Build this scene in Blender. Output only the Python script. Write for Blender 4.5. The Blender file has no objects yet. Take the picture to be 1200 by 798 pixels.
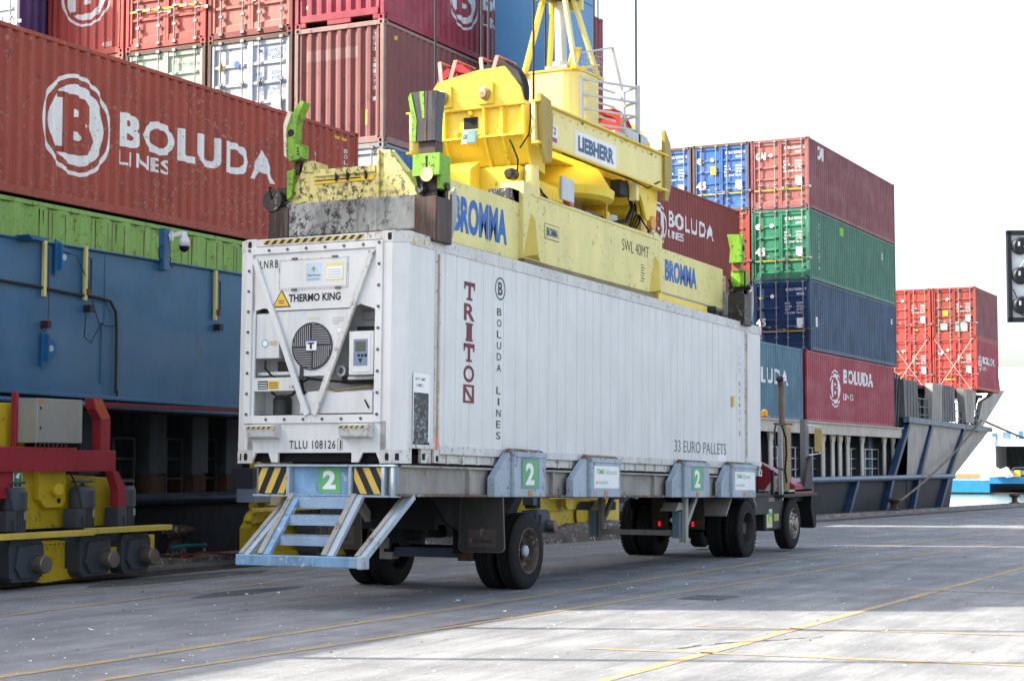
import bpy, bmesh, math, random
from mathutils import Vector, Matrix
R = math.radians
random.seed(7)
scene = bpy.context.scene
COL = scene.collection

# ------------------------------------------------------------------ camera
YAW, PIT, ROL = 0.4618, 0.0697, -0.0003
F = Vector((math.cos(YAW)*math.cos(PIT), math.sin(YAW)*math.cos(PIT), math.sin(PIT)))
Rt = Vector((math.sin(YAW), -math.cos(YAW), 0))
Up = Rt.cross(F)
cam = bpy.data.cameras.new('camera'); camo = bpy.data.objects.new('camera', cam); COL.objects.link(camo)
cam.sensor_width = 36; cam.lens = 2050.24/1200*36
cam.clip_start = 0.3; cam.clip_end = 9000
m = Matrix((Rt, Up, -F)).transposed().to_4x4(); m.translation = Vector((-18.4519, -10.6763, 1.7475))
camo.matrix_world = m
scene.camera = camo

# ------------------------------------------------------------------ light
SUN_EL = 36.0
K = 0.42                                    # light travels (K,-1) on the ground
sd = Vector((K, -1, 0)).normalized()
az = math.atan2(-sd.x, -sd.y)               # clockwise from +Y
w = bpy.data.worlds.new('World'); scene.world = w; w.use_nodes = True
nt = w.node_tree; nt.nodes.clear()
out = nt.nodes.new('ShaderNodeOutputWorld'); bg = nt.nodes.new('ShaderNodeBackground'); sky = nt.nodes.new('ShaderNodeTexSky')
sky.sky_type = 'NISHITA'; sky.sun_disc = False; sky.sun_elevation = R(SUN_EL); sky.sun_rotation = az
sky.air_density = 1.0; sky.dust_density = 3.5; sky.ozone_density = 1.0; sky.altitude = 0
bg.inputs['Strength'].default_value = 0.15
hs = nt.nodes.new('ShaderNodeHueSaturation'); hs.inputs['Saturation'].default_value = .62
nt.links.new(sky.outputs[0], hs.inputs['Color']); nt.links.new(hs.outputs[0], bg.inputs[0]); nt.links.new(bg.outputs[0], out.inputs[0])
sl = bpy.data.lights.new('sun', 'SUN'); sl.energy = 4.0; sl.angle = R(0.53); sl.color = (1, .94, .84)
so = bpy.data.objects.new('sun', sl); COL.objects.link(so)
L_dir = Vector((sd.x*math.cos(R(SUN_EL)), sd.y*math.cos(R(SUN_EL)), -math.sin(R(SUN_EL))))
so.rotation_euler = L_dir.to_track_quat('-Z', 'Y').to_euler()
so.location = (-20, 60, 60)
scene.view_settings.view_transform = 'Standard'; scene.view_settings.look = 'None'
scene.view_settings.exposure = 1.64; scene.view_settings.gamma = 1.0
scene.view_settings.use_curve_mapping = False
try:
    scene.cycles.max_bounces = 6; scene.cycles.diffuse_bounces = 3; scene.cycles.glossy_bounces = 3
except Exception: pass

# ------------------------------------------------------------------ materials
MATS = {}
def mat(name, col, rough=.55, metal=0., var=.10, streak=0., stc=(.05,.04,.035), rust=0., rustc=(.10,.035,.015),
        chips=0., chipc=(.03,.03,.03), nscale=1.0, spec=.32, bump=0., fade=0.):
    """procedural paint / metal with blotches, vertical run marks, rust patches and chipped spots (world-space noise)"""
    if name in MATS: return MATS[name]
    M = bpy.data.materials.new(name); M.use_nodes = True; n = M.node_tree; P = n.nodes['Principled BSDF']
    P.inputs['Roughness'].default_value = rough; P.inputs['Metallic'].default_value = metal
    P.inputs['Specular IOR Level'].default_value = spec
    geo = n.nodes.new('ShaderNodeNewGeometry')
    def mapped(sc):
        mp = n.nodes.new('ShaderNodeMapping'); mp.inputs['Scale'].default_value = sc
        n.links.new(geo.outputs['Position'], mp.inputs[0]); return mp.outputs[0]
    def noise(sc, scale, detail=4, rg=.6):
        t = n.nodes.new('ShaderNodeTexNoise'); t.inputs['Scale'].default_value = scale
        t.inputs['Detail'].default_value = detail; t.inputs['Roughness'].default_value = rg
        n.links.new(mapped(sc), t.inputs['Vector']); return t.outputs['Fac']
    def ramp(f, a, b):
        r = n.nodes.new('ShaderNodeMapRange'); r.inputs[1].default_value = a; r.inputs[2].default_value = b
        n.links.new(f, r.inputs[0]); return r.outputs[0]
    def mul(f, v):
        q = n.nodes.new('ShaderNodeMath'); q.operation = 'MULTIPLY'; n.links.new(f, q.inputs[0])
        if isinstance(v, float): q.inputs[1].default_value = v
        else: n.links.new(v, q.inputs[1])
        return q.outputs[0]
    def mixc(f, a, b):
        q = n.nodes.new('ShaderNodeMix'); q.data_type = 'RGBA'
        if isinstance(f, float): q.inputs[0].default_value = f
        else: n.links.new(f, q.inputs[0])
        for s, v in ((6, a), (7, b)):
            if isinstance(v, tuple): q.inputs[s].default_value = (*v[:3], 1)
            else: n.links.new(v, q.inputs[s])
        return q.outputs[2]
    lo = tuple(c*(1-var) for c in col); hi = tuple(min(1, c*(1+var)+fade*.1) for c in col)
    c = mixc(ramp(noise((1,1,.6), 1.7*nscale, 5), .35, .65), lo, hi)
    if fade: c = mixc(mul(ramp(noise((.5,.5,1.2), 1.1*nscale, 3), .45, .7), fade), c, tuple(min(1, k*.6+.35) for k in col))
    if streak: c = mixc(mul(ramp(noise((7,7,.35), 2.2*nscale, 4, .7), .52, .72), streak), c, stc)
    if rust:
        a = ramp(noise((1.5,1.5,.8), 4*nscale, 6, .75), .62-.10*rust, .70-.08*rust)
        c = mixc(mul(a, .85), c, rustc)
    if chips:
        a = ramp(noise((1,1,1), 13*nscale, 5, .8), .60-.10*chips, .64-.10*chips)
        b = ramp(noise((1,1,1), 1.3*nscale, 3, .6), .42, .55)
        c = mixc(mul(a, b), c, chipc)
    n.links.new(c, P.inputs['Base Color'])
    if bump:
        bp = n.nodes.new('ShaderNodeBump'); bp.inputs['Strength'].default_value = bump; bp.inputs['Distance'].default_value = .02
        n.links.new(noise((1,1,1), 9*nscale, 4), bp.inputs['Height']); n.links.new(bp.outputs[0], P.inputs['Normal'])
    MATS[name] = M; return M

# ------------------------------------------------------------------ mesh builder
class MB:
    DEF = None
    def __init__(s, xf=None): s.v = []; s.f = []; s.mi = []; s.mats = []; s.sm = []; s.xf = xf or MB.DEF
    def _m(s, M):
        if M not in s.mats: s.mats.append(M)
        return s.mats.index(M)
    def add(s, vs, fs, M, smooth=False):
        o = len(s.v); k = s._m(M)
        for p in vs:
            p = Vector(p)
            s.v.append(s.xf @ p if s.xf else p)
        for f in fs: s.f.append([i+o for i in f]); s.mi.append(k); s.sm.append(smooth)
        return s
    def box(s, x0, x1, y0, y1, z0, z1, M):
        if x0>x1: x0,x1=x1,x0
        if y0>y1: y0,y1=y1,y0
        if z0>z1: z0,z1=z1,z0
        v = [(x0,y0,z0),(x1,y0,z0),(x1,y1,z0),(x0,y1,z0),(x0,y0,z1),(x1,y0,z1),(x1,y1,z1),(x0,y1,z1)]
        return s.add(v, [(3,2,1,0),(4,5,6,7),(0,1,5,4),(1,2,6,5),(2,3,7,6),(3,0,4,7)], M)
    def obox(s, c, X, Y, Z, M):
        c = Vector(c); X = Vector(X)/2; Y = Vector(Y)/2; Z = Vector(Z)/2
        v = [c+a*X+b*Y+d*Z for d in (-1,1) for a, b in ((-1,-1),(1,-1),(1,1),(-1,1))]
        if X.cross(Y).dot(Z) < 0: v = [v[i] for i in (3,2,1,0,7,6,5,4)]
        return s.add(v, [(3,2,1,0),(4,5,6,7),(0,1,5,4),(1,2,6,5),(2,3,7,6),(3,0,4,7)], M)
    def bar(s, a, b, w, h, M, up=(0,0,1)):
        a = Vector(a); b = Vector(b); d = b-a; u = Vector(up)
        sx = d.cross(u)
        if sx.length < 1e-6: sx = d.cross(Vector((0,1,0)))
        sx.normalize(); uu = sx.cross(d).normalized()
        return s.obox((a+b)/2, d, sx*w, uu*h, M)
    def prism(s, pts, ax, a, b, M):
        """polygon pts in the plane normal to axis ax ('x': (y,z), 'y': (x,z), 'z': (x,y)) extruded a..b"""
        def P(p, t): return {'x': (t,p[0],p[1]), 'y': (p[0],t,p[1]), 'z': (p[0],p[1],t)}[ax]
        area = sum(pts[i][0]*pts[(i+1)%len(pts)][1]-pts[(i+1)%len(pts)][0]*pts[i][1] for i in range(len(pts)))
        if (area < 0) != (ax == 'y'): pts = pts[::-1]
        if a > b: a, b = b, a
        n = len(pts); v = [P(p, a) for p in pts]+[P(p, b) for p in pts]
        f = [tuple(range(n-1,-1,-1)), tuple(range(n, 2*n))]+[(i,(i+1)%n,(i+1)%n+n,i+n) for i in range(n)]
        return s.add(v, f, M)
    def tube(s, pts, r, M, seg=8, cap=True, smooth=True):
        pts = [Vector(p) for p in pts]; rs = r if isinstance(r, (list,tuple)) else [r]*len(pts)
        v = []; f = []; n = len(pts); prev = None
        for i, p in enumerate(pts):
            d = (pts[min(i+1,n-1)]-pts[max(i-1,0)]).normalized()
            if prev is None:
                a = d.cross(Vector((0,0,1)))
                if a.length < 1e-3: a = d.cross(Vector((1,0,0)))
            else: a = prev-d*prev.dot(d)
            a.normalize(); prev = a; b = d.cross(a)
            for k in range(seg):
                t = 2*math.pi*k/seg; v.append(p+(a*math.cos(t)+b*math.sin(t))*rs[i])
        for i in range(n-1):
            for k in range(seg):
                k2 = (k+1)%seg; f.append((i*seg+k, i*seg+k2, (i+1)*seg+k2, (i+1)*seg+k))
        s.add(v, f, M, smooth)
        if cap:
            s.add(v[:seg], [tuple(range(seg-1,-1,-1))], M); s.add(v[-seg:], [tuple(range(seg))], M)
        return s
    def lathe(s, c, ax, prof, M, seg=24, smooth=True, sharp=True):
        if sharp and len(prof) > 2:
            for p in zip(prof[:-1], prof[1:]): s.lathe(c, ax, p, M, seg, smooth, False)
            return s
        return s._lathe(c, ax, prof, M, seg, smooth)
    def _lathe(s, c, ax, prof, M, seg=24, smooth=True):
        """prof: (along, radius) revolved about axis through c"""
        c = Vector(c); ax = Vector(ax).normalized(); a = ax.cross(Vector((0,0,1)))
        if a.length < 1e-3: a = Vector((1,0,0))
        a.normalize(); b = ax.cross(a); v = []; f = []
        for (t, r) in prof:
            for k in range(seg):
                q = 2*math.pi*k/seg; v.append(c+ax*t+(a*math.cos(q)+b*math.sin(q))*max(r, 1e-4))
        for i in range(len(prof)-1):
            for k in range(seg):
                k2 = (k+1)%seg; f.append((i*seg+k, i*seg+k2, (i+1)*seg+k2, (i+1)*seg+k))
        return s.add(v, f, M, smooth)
    def build(s, name, parent=None, bevel=0., loc=None):
        me = bpy.data.meshes.new(name); me.from_pydata([tuple(p) for p in s.v], [], s.f)
        for M in s.mats: me.materials.append(M)
        me.polygons.foreach_set('material_index', s.mi); me.polygons.foreach_set('use_smooth', s.sm)
        me.update()
        o = bpy.data.objects.new(name, me); COL.objects.link(o)
        if parent: o.parent = parent
        if loc: o.location = loc
        if bevel:
            b = o.modifiers.new('bevel', 'BEVEL'); b.width = bevel; b.segments = 1; b.limit_method = 'ANGLE'; b.angle_limit = R(40)
        return o
def tag(o, label=None, cat=None, group=None, kind=None):
    if label: o['label'] = label
    if cat: o['category'] = cat
    if group: o['group'] = group
    if kind: o['kind'] = kind
    return o
def thing(name, label, cat, loc=(0,0,0), rot=(0,0,0), group=None):
    o = bpy.data.objects.new(name, None); COL.objects.link(o); o.location = loc; o.rotation_euler = rot
    o.empty_display_size = .3
    return tag(o, label, cat, group)
def ngon(cx, cz, r, n=32, a0=0.): return [(cx+r*math.cos(a0+2*math.pi*i/n), cz+r*math.sin(a0+2*math.pi*i/n)) for i in range(n)]

# ------------------------------------------------------------------ lettering
_TC = {}
def glyphs(s, bold=0.0, res=3, spacing=1.0):
    key = (s, bold, res, spacing)
    if key not in _TC:
        cu = bpy.data.curves.new('t', 'FONT'); cu.body = s; cu.size = 1; cu.offset = bold; cu.resolution_u = res; cu.space_character = spacing
        o = bpy.data.objects.new('t', cu); COL.objects.link(o)
        dg = bpy.context.evaluated_depsgraph_get(); me = bpy.data.meshes.new_from_object(o.evaluated_get(dg))
        V = [(v.co.x, v.co.y) for v in me.vertices]; Fc = [tuple(p.vertices) for p in me.polygons]
        bpy.data.objects.remove(o); bpy.data.curves.remove(cu); bpy.data.meshes.remove(me)
        x0 = min(v[0] for v in V); x1 = max(v[0] for v in V); y0 = min(v[1] for v in V); y1 = max(v[1] for v in V)
        _TC[key] = ([((x-x0)/(x1-x0), (y-y0)/(y1-y0)) for x, y in V], Fc, (x1-x0)/(y1-y0))
    return _TC[key]
class Flat2D:
    """2-D marks (text, polygons, rings) with a lift, later laid on a wall that may be corrugated"""
    def __init__(s): s.items = []
    def text(s, t, x, z, h, M, w=None, bold=.01, lift=.004, spacing=1.0, vert=False):
        if not t.strip(): return s
        V, Fc, asp = glyphs(t, bold, 3, spacing); w = w or asp*h
        if vert: s.items.append(([(x+b*h, z-a*w) for a, b in V], [f[::1] for f in Fc], M, lift))   # reads downward
        else: s.items.append(([(x+a*w, z+b*h) for a, b in V], Fc, M, lift))
        return s
    def stack(s, t, x, z, h, w, pitch, M, bold=.01, lift=.004):
        for i, ch in enumerate(t):
            if ch == ' ': continue
            V, Fc, asp = glyphs(ch, bold); ww = w*(.35 if ch in 'I1' else 1)
            s.items.append(([(x+(w-ww)/2+a*ww, z-i*pitch-h+b*h) for a, b in V], Fc, M, lift))
        return s
    def poly(s, pts, M, lift=.003): s.items.append((list(pts), [tuple(range(len(pts)))], M, lift)); return s
    def rect(s, x0, z0, x1, z1, M, lift=.003): return s.poly([(x0,z0),(x1,z0),(x1,z1),(x0,z1)], M, lift)
    def ring(s, x, z, r1, r2, M, lift=.003, n=48):
        a = ngon(x, z, r1, n); b = ngon(x, z, r2, n)
        s.items.append((a+b, [(i, (i+1)%n, (i+1)%n+n, i+n) for i in range(n)], M, lift)); return s
    def disc(s, x, z, r, M, lift=.003, n=40): return s.poly(ngon(x, z, r, n), M, lift)
    def rivets(s): return s
    def lay(s, name, parent, fn, normal, breaks=None, off=None):
        """fn(a,b)->3-D point on the wall; normal = outward unit; off(a)=depth behind the outer face at a"""
        mb = MB(); nrm = Vector(normal)
        for V, Fc, M, lift in s.items:
            if breaks:
                bm = bmesh.new(); vs = [bm.verts.new((a, 0, b)) for a, b in V]
                for f in Fc:
                    try: bm.faces.new([vs[i] for i in f])
                    except ValueError: pass
                a0 = min(a for a, b in V); a1 = max(a for a, b in V)
                for x in breaks:
                    if a0 < x < a1:
                        bmesh.ops.bisect_plane(bm, geom=bm.verts[:]+bm.edges[:]+bm.faces[:], plane_co=(x,0,0), plane_no=(1,0,0))
                bm.verts.index_update()
                V = [(v.co.x, v.co.z) for v in bm.verts]; Fc = [tuple(v.index for v in f.verts) for f in bm.faces]; bm.free()
            pts = [Vector(fn(a, b))+nrm*(lift-(off(a) if off else 0)) for a, b in V]
            # orient faces to the outside
            ff = []
            for f in Fc:
                q = Vector((0,0,0))
                for i in range(len(f)): q += pts[f[i]].cross(pts[f[(i+1)%len(f)]])
                ff.append(f if q.dot(nrm) >= 0 else f[::-1])
            mb.add(pts, ff, M)
        return mb.build(name, parent)

# container profile: corrugation depth behind the outer face as a function of distance along the wall
def corr(L, margin, period, outer, slope, depth):
    n = max(1, int((L-2*margin)/period)); p = (L-2*margin)/n; k = p/period; outer *= k; slope *= k
    inner = p-outer-2*slope; xs = [margin]; ds = [0.]
    for i in range(n):
        x = margin+i*p
        for dx, d in ((outer/2, 0), (outer/2+slope, depth), (outer/2+slope+inner, depth), (outer/2+2*slope+inner, 0)):
            xs.append(x+dx); ds.append(d)
    xs.append(L-margin); ds.append(0.)
    def off(a):
        if a <= xs[0] or a >= xs[-1]: return 0
        import bisect
        i = bisect.bisect_right(xs, a)-1; i = min(i, len(xs)-2)
        t = (a-xs[i])/max(1e-9, xs[i+1]-xs[i]); return ds[i]+(ds[i+1]-ds[i])*t
    return xs, ds, off
# ------------------------------------------------------------------ shared materials
STEEL = mat('galvanised_steel', (.42,.43,.44), .45, .6, .15, streak=.2)
DARK = mat('dark_gap', (.012,.012,.014), .8)
GREASE = mat('greasy_dark_steel', (.045,.040,.036), .5, .4, .3, rust=.5, rustc=(.12,.05,.025), chips=.4, chipc=(.25,.24,.22))
WHITEP = mat('white_marking', (.78,.78,.77), .6, var=.05, chips=.25, chipc=(.35,.2,.16))
WHITEC = mat('clean_white_sticker', (.80,.81,.81), .5, var=.03)
BLACKM = mat('black_marking', (.02,.02,.022), .6)
YELM = mat('yellow_marking', (.75,.48,.05), .55, var=.08)
RODM = mat('locking_rod_steel', (.27,.265,.26), .5, .5, .2, rust=.3)
RUSTB = mat('rust_brown_steel', (.12,.06,.04), .75, 0, .35, rust=.4, rustc=(.2,.08,.03))
RUBBER = mat('tyre_rubber', (.010,.010,.0105), .8, var=.25, streak=.12, stc=(.03,.028,.025), spec=.25)

# ------------------------------------------------------------------ containers
W_, H_ = 2.44, 2.87
_cast = {}
def casting_mesh(M):
    if M.name in _cast: return _cast[M.name]
    mb = MB(); X, Y, Z = .089, .081, .059
    # a hollow-looking block: each outer face carries a recessed hand hole
    def face(o, u, v, n, hu, hv):
        o = Vector(o); u = Vector(u); v = Vector(v); n = Vector(n)
        c = [o-u-v, o+u-v, o+u+v, o-u+v]; i = [o-u*hu-v*hv, o+u*hu-v*hv, o+u*hu+v*hv, o-u*hu+v*hv]; d = [p-n*.03 for p in i]
        fs = [(0,1,5,4),(1,2,6,5),(2,3,7,6),(3,0,4,7)]
        mb.add(c+i, fs, M); mb.add(i+d, fs, M); mb.add(d, [(0,1,2,3)], DARK)
    face((-X,0,0), (0,-Y,0), (0,0,Z), (-1,0,0), .38, .62); face((X,0,0), (0,Y,0), (0,0,Z), (1,0,0), .38, .62)
    face((0,-Y,0), (X,0,0), (0,0,Z), (0,-1,0), .42, .6); face((0,Y,0), (-X,0,0), (0,0,Z), (0,1,0), .42, .6)
    face((0,0,Z), (X,0,0), (0,Y,0), (0,0,1), .6, .35); face((0,0,-Z), (X,0,0), (0,-Y,0), (0,0,-1), .6, .35)
    o = mb.build('corner_casting'); _cast[M.name] = o.data; bpy.data.objects.remove(o); return _cast[M.name]

def container(loc, L, label, M, cat='container', group='shipping containers stacked on the ship', front='doors', frameM=None, doorM=None,
              period=.278, outer=.07, depth=.036, marks=None, endmarks=None, detail=True, rodM=None, pockets=False, H=H_, lash=False):
    frameM = frameM or M; doorM = doorM or M; rodM = rodM or RODM
    t = thing('shipping_container', label, cat, loc, group=group)
    f = MB(); pw = .10
    for x in (0, L-pw):
        for y in (0, W_-pw): f.box(x, x+pw, y, y+pw, .118, H-.118, frameM)
    for y in (.004, W_-.064):
        f.box(.178, L-.178, y, y+.06, H-.10, H-.02, frameM); f.box(.178, L-.178, y, y+.06, .02, .17, frameM)
    for x in (.004, L-.084):
        f.box(x, x+.08, .162, W_-.162, H-.125, H-.01, frameM)
        if pockets and x < 1:
            f.box(x, x+.08, .162, W_-.162, .13, .30, frameM); f.box(x, x+.08, .9, W_-.9, .015, .13, frameM)
            f.box(x, x+.08, .162, .3, .015, .13, frameM); f.box(x, x+.08, W_-.3, W_-.162, .015, .13, frameM)
        else: f.box(x, x+.08, .162, W_-.162, .015, .165, frameM)
    f.build('frame', t, bevel=.008)
    b = MB(); b.box(.1, L-.1, .07, W_-.07, .13, .17, RUSTB); b.build('floor', t)
    r = MB(); xs, ds, _ = corr(L-.2, .05, .42, .2, .02, .018)
    v = []; fc = []
    for x, d in zip(xs, ds): v += [(x+.1, .06, H-.03-d), (x+.1, W_-.06, H-.03-d)]
    for i in range(len(xs)-1): fc.append((2*i, 2*i+2, 2*i+3, 2*i+1))
    r.add(v, fc, M); r.build('roof', t)
    xs, ds, off = corr(L, .12, period, outer, .068*period/.278, depth)
    z0, z1 = .165, H-.095
    for side in (0, 1):
        p = MB(); v = []; fc = []
        y0 = .012 if side == 0 else W_-.012; sg = 1 if side == 0 else -1
        for x, d in zip(xs, ds): v += [(x, y0+sg*d, z0), (x, y0+sg*d, z1)]
        for i in range(len(xs)-1): fc.append((2*i, 2*i+2, 2*i+3, 2*i+1) if side == 0 else (2*i+1, 2*i+3, 2*i+2, 2*i))
        p.add(v, fc, M); p.build('side_panel', t)
    def endpanel(x, sg):
        p = MB(); ys, dd, _ = corr(W_-.2, .04, .25, .08, .05, .045); v = []; fc = []
        for y, d in zip(ys, dd): v += [(x+sg*d, y+.1, .16), (x+sg*d, y+.1, H-.12)]
        for i in range(len(ys)-1): fc.append((2*i+1, 2*i+3, 2*i+2, 2*i) if sg > 0 else (2*i, 2*i+2, 2*i+3, 2*i+1))
        p.add(v, fc, M); p.build('end_panel', t)
        return corr(W_-.2, .04, .25, .08, .05, .045)
    endpanel(L-.02, -1)
    eoff = None; ebr = None
    if front == 'doors':
        for k in (0, 1):
            d = MB(); ya = .105+k*1.117; yb = ya+1.105; za, zb = .17, H-.13; x = .03
            rows = [(za, 0), (za+.10, 0)]; n = 5; hh = (zb-za-.20)/n
            for i in range(n):
                q = za+.10+i*hh; rows += [(q+.04, 0), (q+.075, .034), (q+hh-.035, .034), (q+hh-.01, 0)]
            rows += [(zb, 0)]
            v = []; fc = []
            for z, dd in rows: v += [(x+dd, ya+.07, z), (x+dd, yb-.07, z)]
            for i in range(len(rows)-1): fc.append((2*i+1, 2*i, 2*i+2, 2*i+3)[::-1])
            d.add(v, fc, doorM); d.box(x-.012, x+.04, ya, ya+.07, za, zb, doorM); d.box(x-.012, x+.04, yb-.07, yb, za, zb, doorM)
            d.box(x+.045, x+.06, ya, yb, za, zb, DARK)
            do = d.build('door', t)
            if detail:
                for j, yy in enumerate((ya+.20, yb-.27)):
                    q = MB(); q.tube([(-.002, yy, .09), (-.002, yy, H-.07)], .019, rodM, 6)
                    for zz in (.12, .55, 1.0, 1.75, H-.1): q.box(-.03, .03, yy-.05, yy+.05, zz-.035, zz+.035, rodM)
                    q.build('locking_bar', do)
                    hz = .86+.12*j; q = MB(); q.tube([(-.035, yy, hz), (-.045, yy-.18, hz+.02), (-.04, yy-.36, hz-.01)], .014, rodM, 5)
                    q.box(-.05, -.01, yy-.40, yy-.30, hz-.05, hz+.04, rodM); q.build('door_handle', do)
    else:
        ys, dd, eo = endpanel(.02, 1); ebr = [y+.1 for y in ys]; eoff = lambda a: eo(a-.1)
    cm = casting_mesh(frameM)
    for x in (.089, L-.089):
        for y in (.081, W_-.081):
            for z in (.059, H-.059):
                o = bpy.data.objects.new('corner_casting', cm); COL.objects.link(o); o.parent = t; o.location = (x, y, z)
    if marks:
        marks.lay('lettering', t, lambda a, b: (a, .012, b), (0,-1,0), xs, off)
    if endmarks:
        if front == 'doors': endmarks.lay('door_markings', t, lambda a, b: (.018, W_-a, b), (-1,0,0))
        else:
            br = [W_-y for y in ebr]; endmarks.lay('end_markings', t, lambda a, b: (.02, W_-a, b), (-1,0,0), sorted(br), lambda a: eoff(W_-a))
    return t

def emblem(F2, x, z, r, bodyM, markM=None, stretch=1.0):
    """ring with a solid disc and a letter B cut out of it, as on the line's containers"""
    mk = markM or WHITEP
    F2.ring(x, z, r, r*.92, mk); F2.disc(x, z, r*.80, mk)
    h = r*1.18; F2.text('B', x-r*.43, z-h/2, h, bodyM, w=r*.92, bold=.05, lift=.006)
    F2.rect(x-r*.60, z-h*.5, x-r*.40, z-h*.40, bodyM, .006); F2.rect(x-r*.60, z+h*.40, x-r*.40, z+h*.5, bodyM, .006)
    return F2
def logo(F2, x, z, r, bodyM, tx, tz, tw, th, lx, lz, lw, lh, mk=None):
    mk = mk or WHITEP
    emblem(F2, x, z, r, bodyM, mk); F2.text('BOLUDA', tx, tz, th, mk, w=tw, bold=.035, spacing=1.15); F2.text('LINES', lx, lz, lh, mk, w=lw, bold=.02, spacing=1.1)
    return F2
def door_text(M=None, big=None, num=None, size='45G1', light=None, arrow=True, cols=True):
    M = M or WHITEP; q = Flat2D()
    if num: q.text(num, 1.42, 2.42, .10, M, w=.85, bold=.02); q.text(size, 1.85, 2.24, .10, M, w=.32, bold=.02)
    if cols:
        for i, (a, c) in enumerate((('MGW','32500'),('TARE','4720'),('NET','27780'),('CU.CAP','76.0'))):
            q.text(a, 1.38, 1.88-i*.13, .08, M, w=.07*len(a), bold=.015); q.text(c, 1.85, 1.88-i*.13, .08, M, w=.06*len(c), bold=.015)
    if big: q.text(big, .16, 1.02, .32, M, w=.42, bold=.05)
    q.poly([(.3,2.12),(.5,2.12),(.4,2.30)], YELM); q.disc(.85, 2.22, .085, M)
    q.rect(1.86, .92, 2.16, 1.32, WHITEC)
    if arrow: q.rect(.15, .78, 2.12, .82, YELM); q.poly([(2.10,.74),(2.22,.80),(2.10,.86)], YELM)
    return q
# ------------------------------------------------------------------ ground, quay, water
def ground_z(x): return 0.0 if x < 12 else (-(x-12)*.0092 if x < 120 else -108*.0092)
def concrete():
    M = bpy.data.materials.new('quay_concrete'); M.use_nodes = True; n = M.node_tree; P = n.nodes['Principled BSDF']
    P.inputs['Roughness'].default_value = .8; P.inputs['Specular IOR Level'].default_value = .3
    geo = n.nodes.new('ShaderNodeNewGeometry')
    def nz(sc, s, d=5, rg=.6):
        mp = n.nodes.new('ShaderNodeMapping'); mp.inputs['Scale'].default_value = sc; n.links.new(geo.outputs['Position'], mp.inputs[0])
        t = n.nodes.new('ShaderNodeTexNoise'); t.inputs['Scale'].default_value = s; t.inputs['Detail'].default_value = d; t.inputs['Roughness'].default_value = rg
        n.links.new(mp.outputs[0], t.inputs['Vector']); return t.outputs['Fac']
    def rp(f, a, b, o0=0, o1=1):
        r = n.nodes.new('ShaderNodeMapRange'); r.inputs[1].default_value = a; r.inputs[2].default_value = b; r.inputs[3].default_value = o0; r.inputs[4].default_value = o1
        n.links.new(f, r.inputs[0]); return r.outputs[0]
    def mx(f, a, b, bt='MIX'):
        q = n.nodes.new('ShaderNodeMix'); q.data_type = 'RGBA'; q.blend_type = bt
        if isinstance(f, float): q.inputs[0].default_value = f
        else: n.links.new(f, q.inputs[0])
        for s, v in ((6,a),(7,b)):
            if isinstance(v, tuple): q.inputs[s].default_value = (*v, 1)
            else: n.links.new(v, q.inputs[s])
        return q.outputs[2]
    c = mx(rp(nz((1,1,1), .9, 6), .35, .65), (.20,.203,.205), (.34,.34,.335))
    c = mx(rp(nz((.13,1.6,1), 1.6, 6, .7), .42, .68, 0, .75), c, (.125,.13,.135))          # traffic wear running along the quay
    c = mx(rp(nz((.22,2.5,1), 2.3, 5, .7), .60, .72, 0, .55), c, (.46,.455,.445))           # scrubbed pale streaks
    c = mx(rp(nz((.35,.8,1), 3.1, 6, .75), .60, .70, 0, .7), c, (.10,.10,.10))             # oil and rubber stains
    c = mx(rp(nz((.5,9,1), 2.6, 5, .75), .50, .66, 0, .5), c, (.13,.135,.145))            # fine scuffs
    c = mx(rp(nz((.35,5,1), 4.5, 4, .7), .62, .70, 0, .55), c, (.50,.50,.49))
    c = mx(rp(nz((1,1.3,1), .33, 4, .6), .50, .62, 0, .35), c, (.15,.155,.165))
    c = mx(rp(nz((1,1,1), 38, 3, .7), .40, .68, 0, .35), c, (.14,.14,.14))
    c = mx(rp(nz((1,1,1), 24, 2, .5), .70, .73, 0, .8), c, (.60,.60,.58))                 # pale grit
    n.links.new(c, P.inputs['Base Color'])
    bp = n.nodes.new('ShaderNodeBump'); bp.inputs['Strength'].default_value = .55; bp.inputs['Distance'].default_value = .02
    n.links.new(nz((1,1,1), 22, 6, .7), bp.inputs['Height']); n.links.new(bp.outputs[0], P.inputs['Normal'])
    return M
CONC = concrete()
def sheet(name, y0, y1, xs, dz, M, kind='structure'):
    g = MB(); v = []
    for x in xs: v += [(x, y0, ground_z(x)+dz), (x, y1, ground_z(x)+dz)]
    g.add(v, [(2*i, 2*i+2, 2*i+3, 2*i+1) for i in range(len(xs)-1)], M)
    return tag(g.build(name), kind=kind)
XS = [-90,-40,-10,0,12,30,60,90,120,260]
sheet('quay_ground', -160, 8.2, XS, 0, CONC)
EDGE = mat('worn_quay_edge', (.19,.15,.125), .9, var=.35, rust=.6, rustc=(.16,.075,.035), chips=.9, chipc=(.5,.48,.45), bump=.8)
g = MB(); v = []
for x in XS: v += [(x, 8.2, ground_z(x)), (x, 8.21, ground_z(x)+.07), (x, 9.15, ground_z(x)+.07), (x, 9.22, ground_z(x)-.05), (x, 9.22, -4.5)]
g.add(v, [(5*i+j, 5*i+5+j, 5*i+6+j, 5*i+1+j) for i in range(len(XS)-1) for j in range(4)], EDGE)
tag(g.build('quay_edge'), kind='structure')
WAT = bpy.data.materials.new('harbour_water'); WAT.use_nodes = True; n = WAT.node_tree; P = n.nodes['Principled BSDF']
P.inputs['Base Color'].default_value = (.10,.20,.20,1); P.inputs['Roughness'].default_value = .12
geo = n.nodes.new('ShaderNodeNewGeometry'); tx = n.nodes.new('ShaderNodeTexNoise'); tx.inputs['Scale'].default_value = .9; tx.inputs['Detail'].default_value = 5
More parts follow.
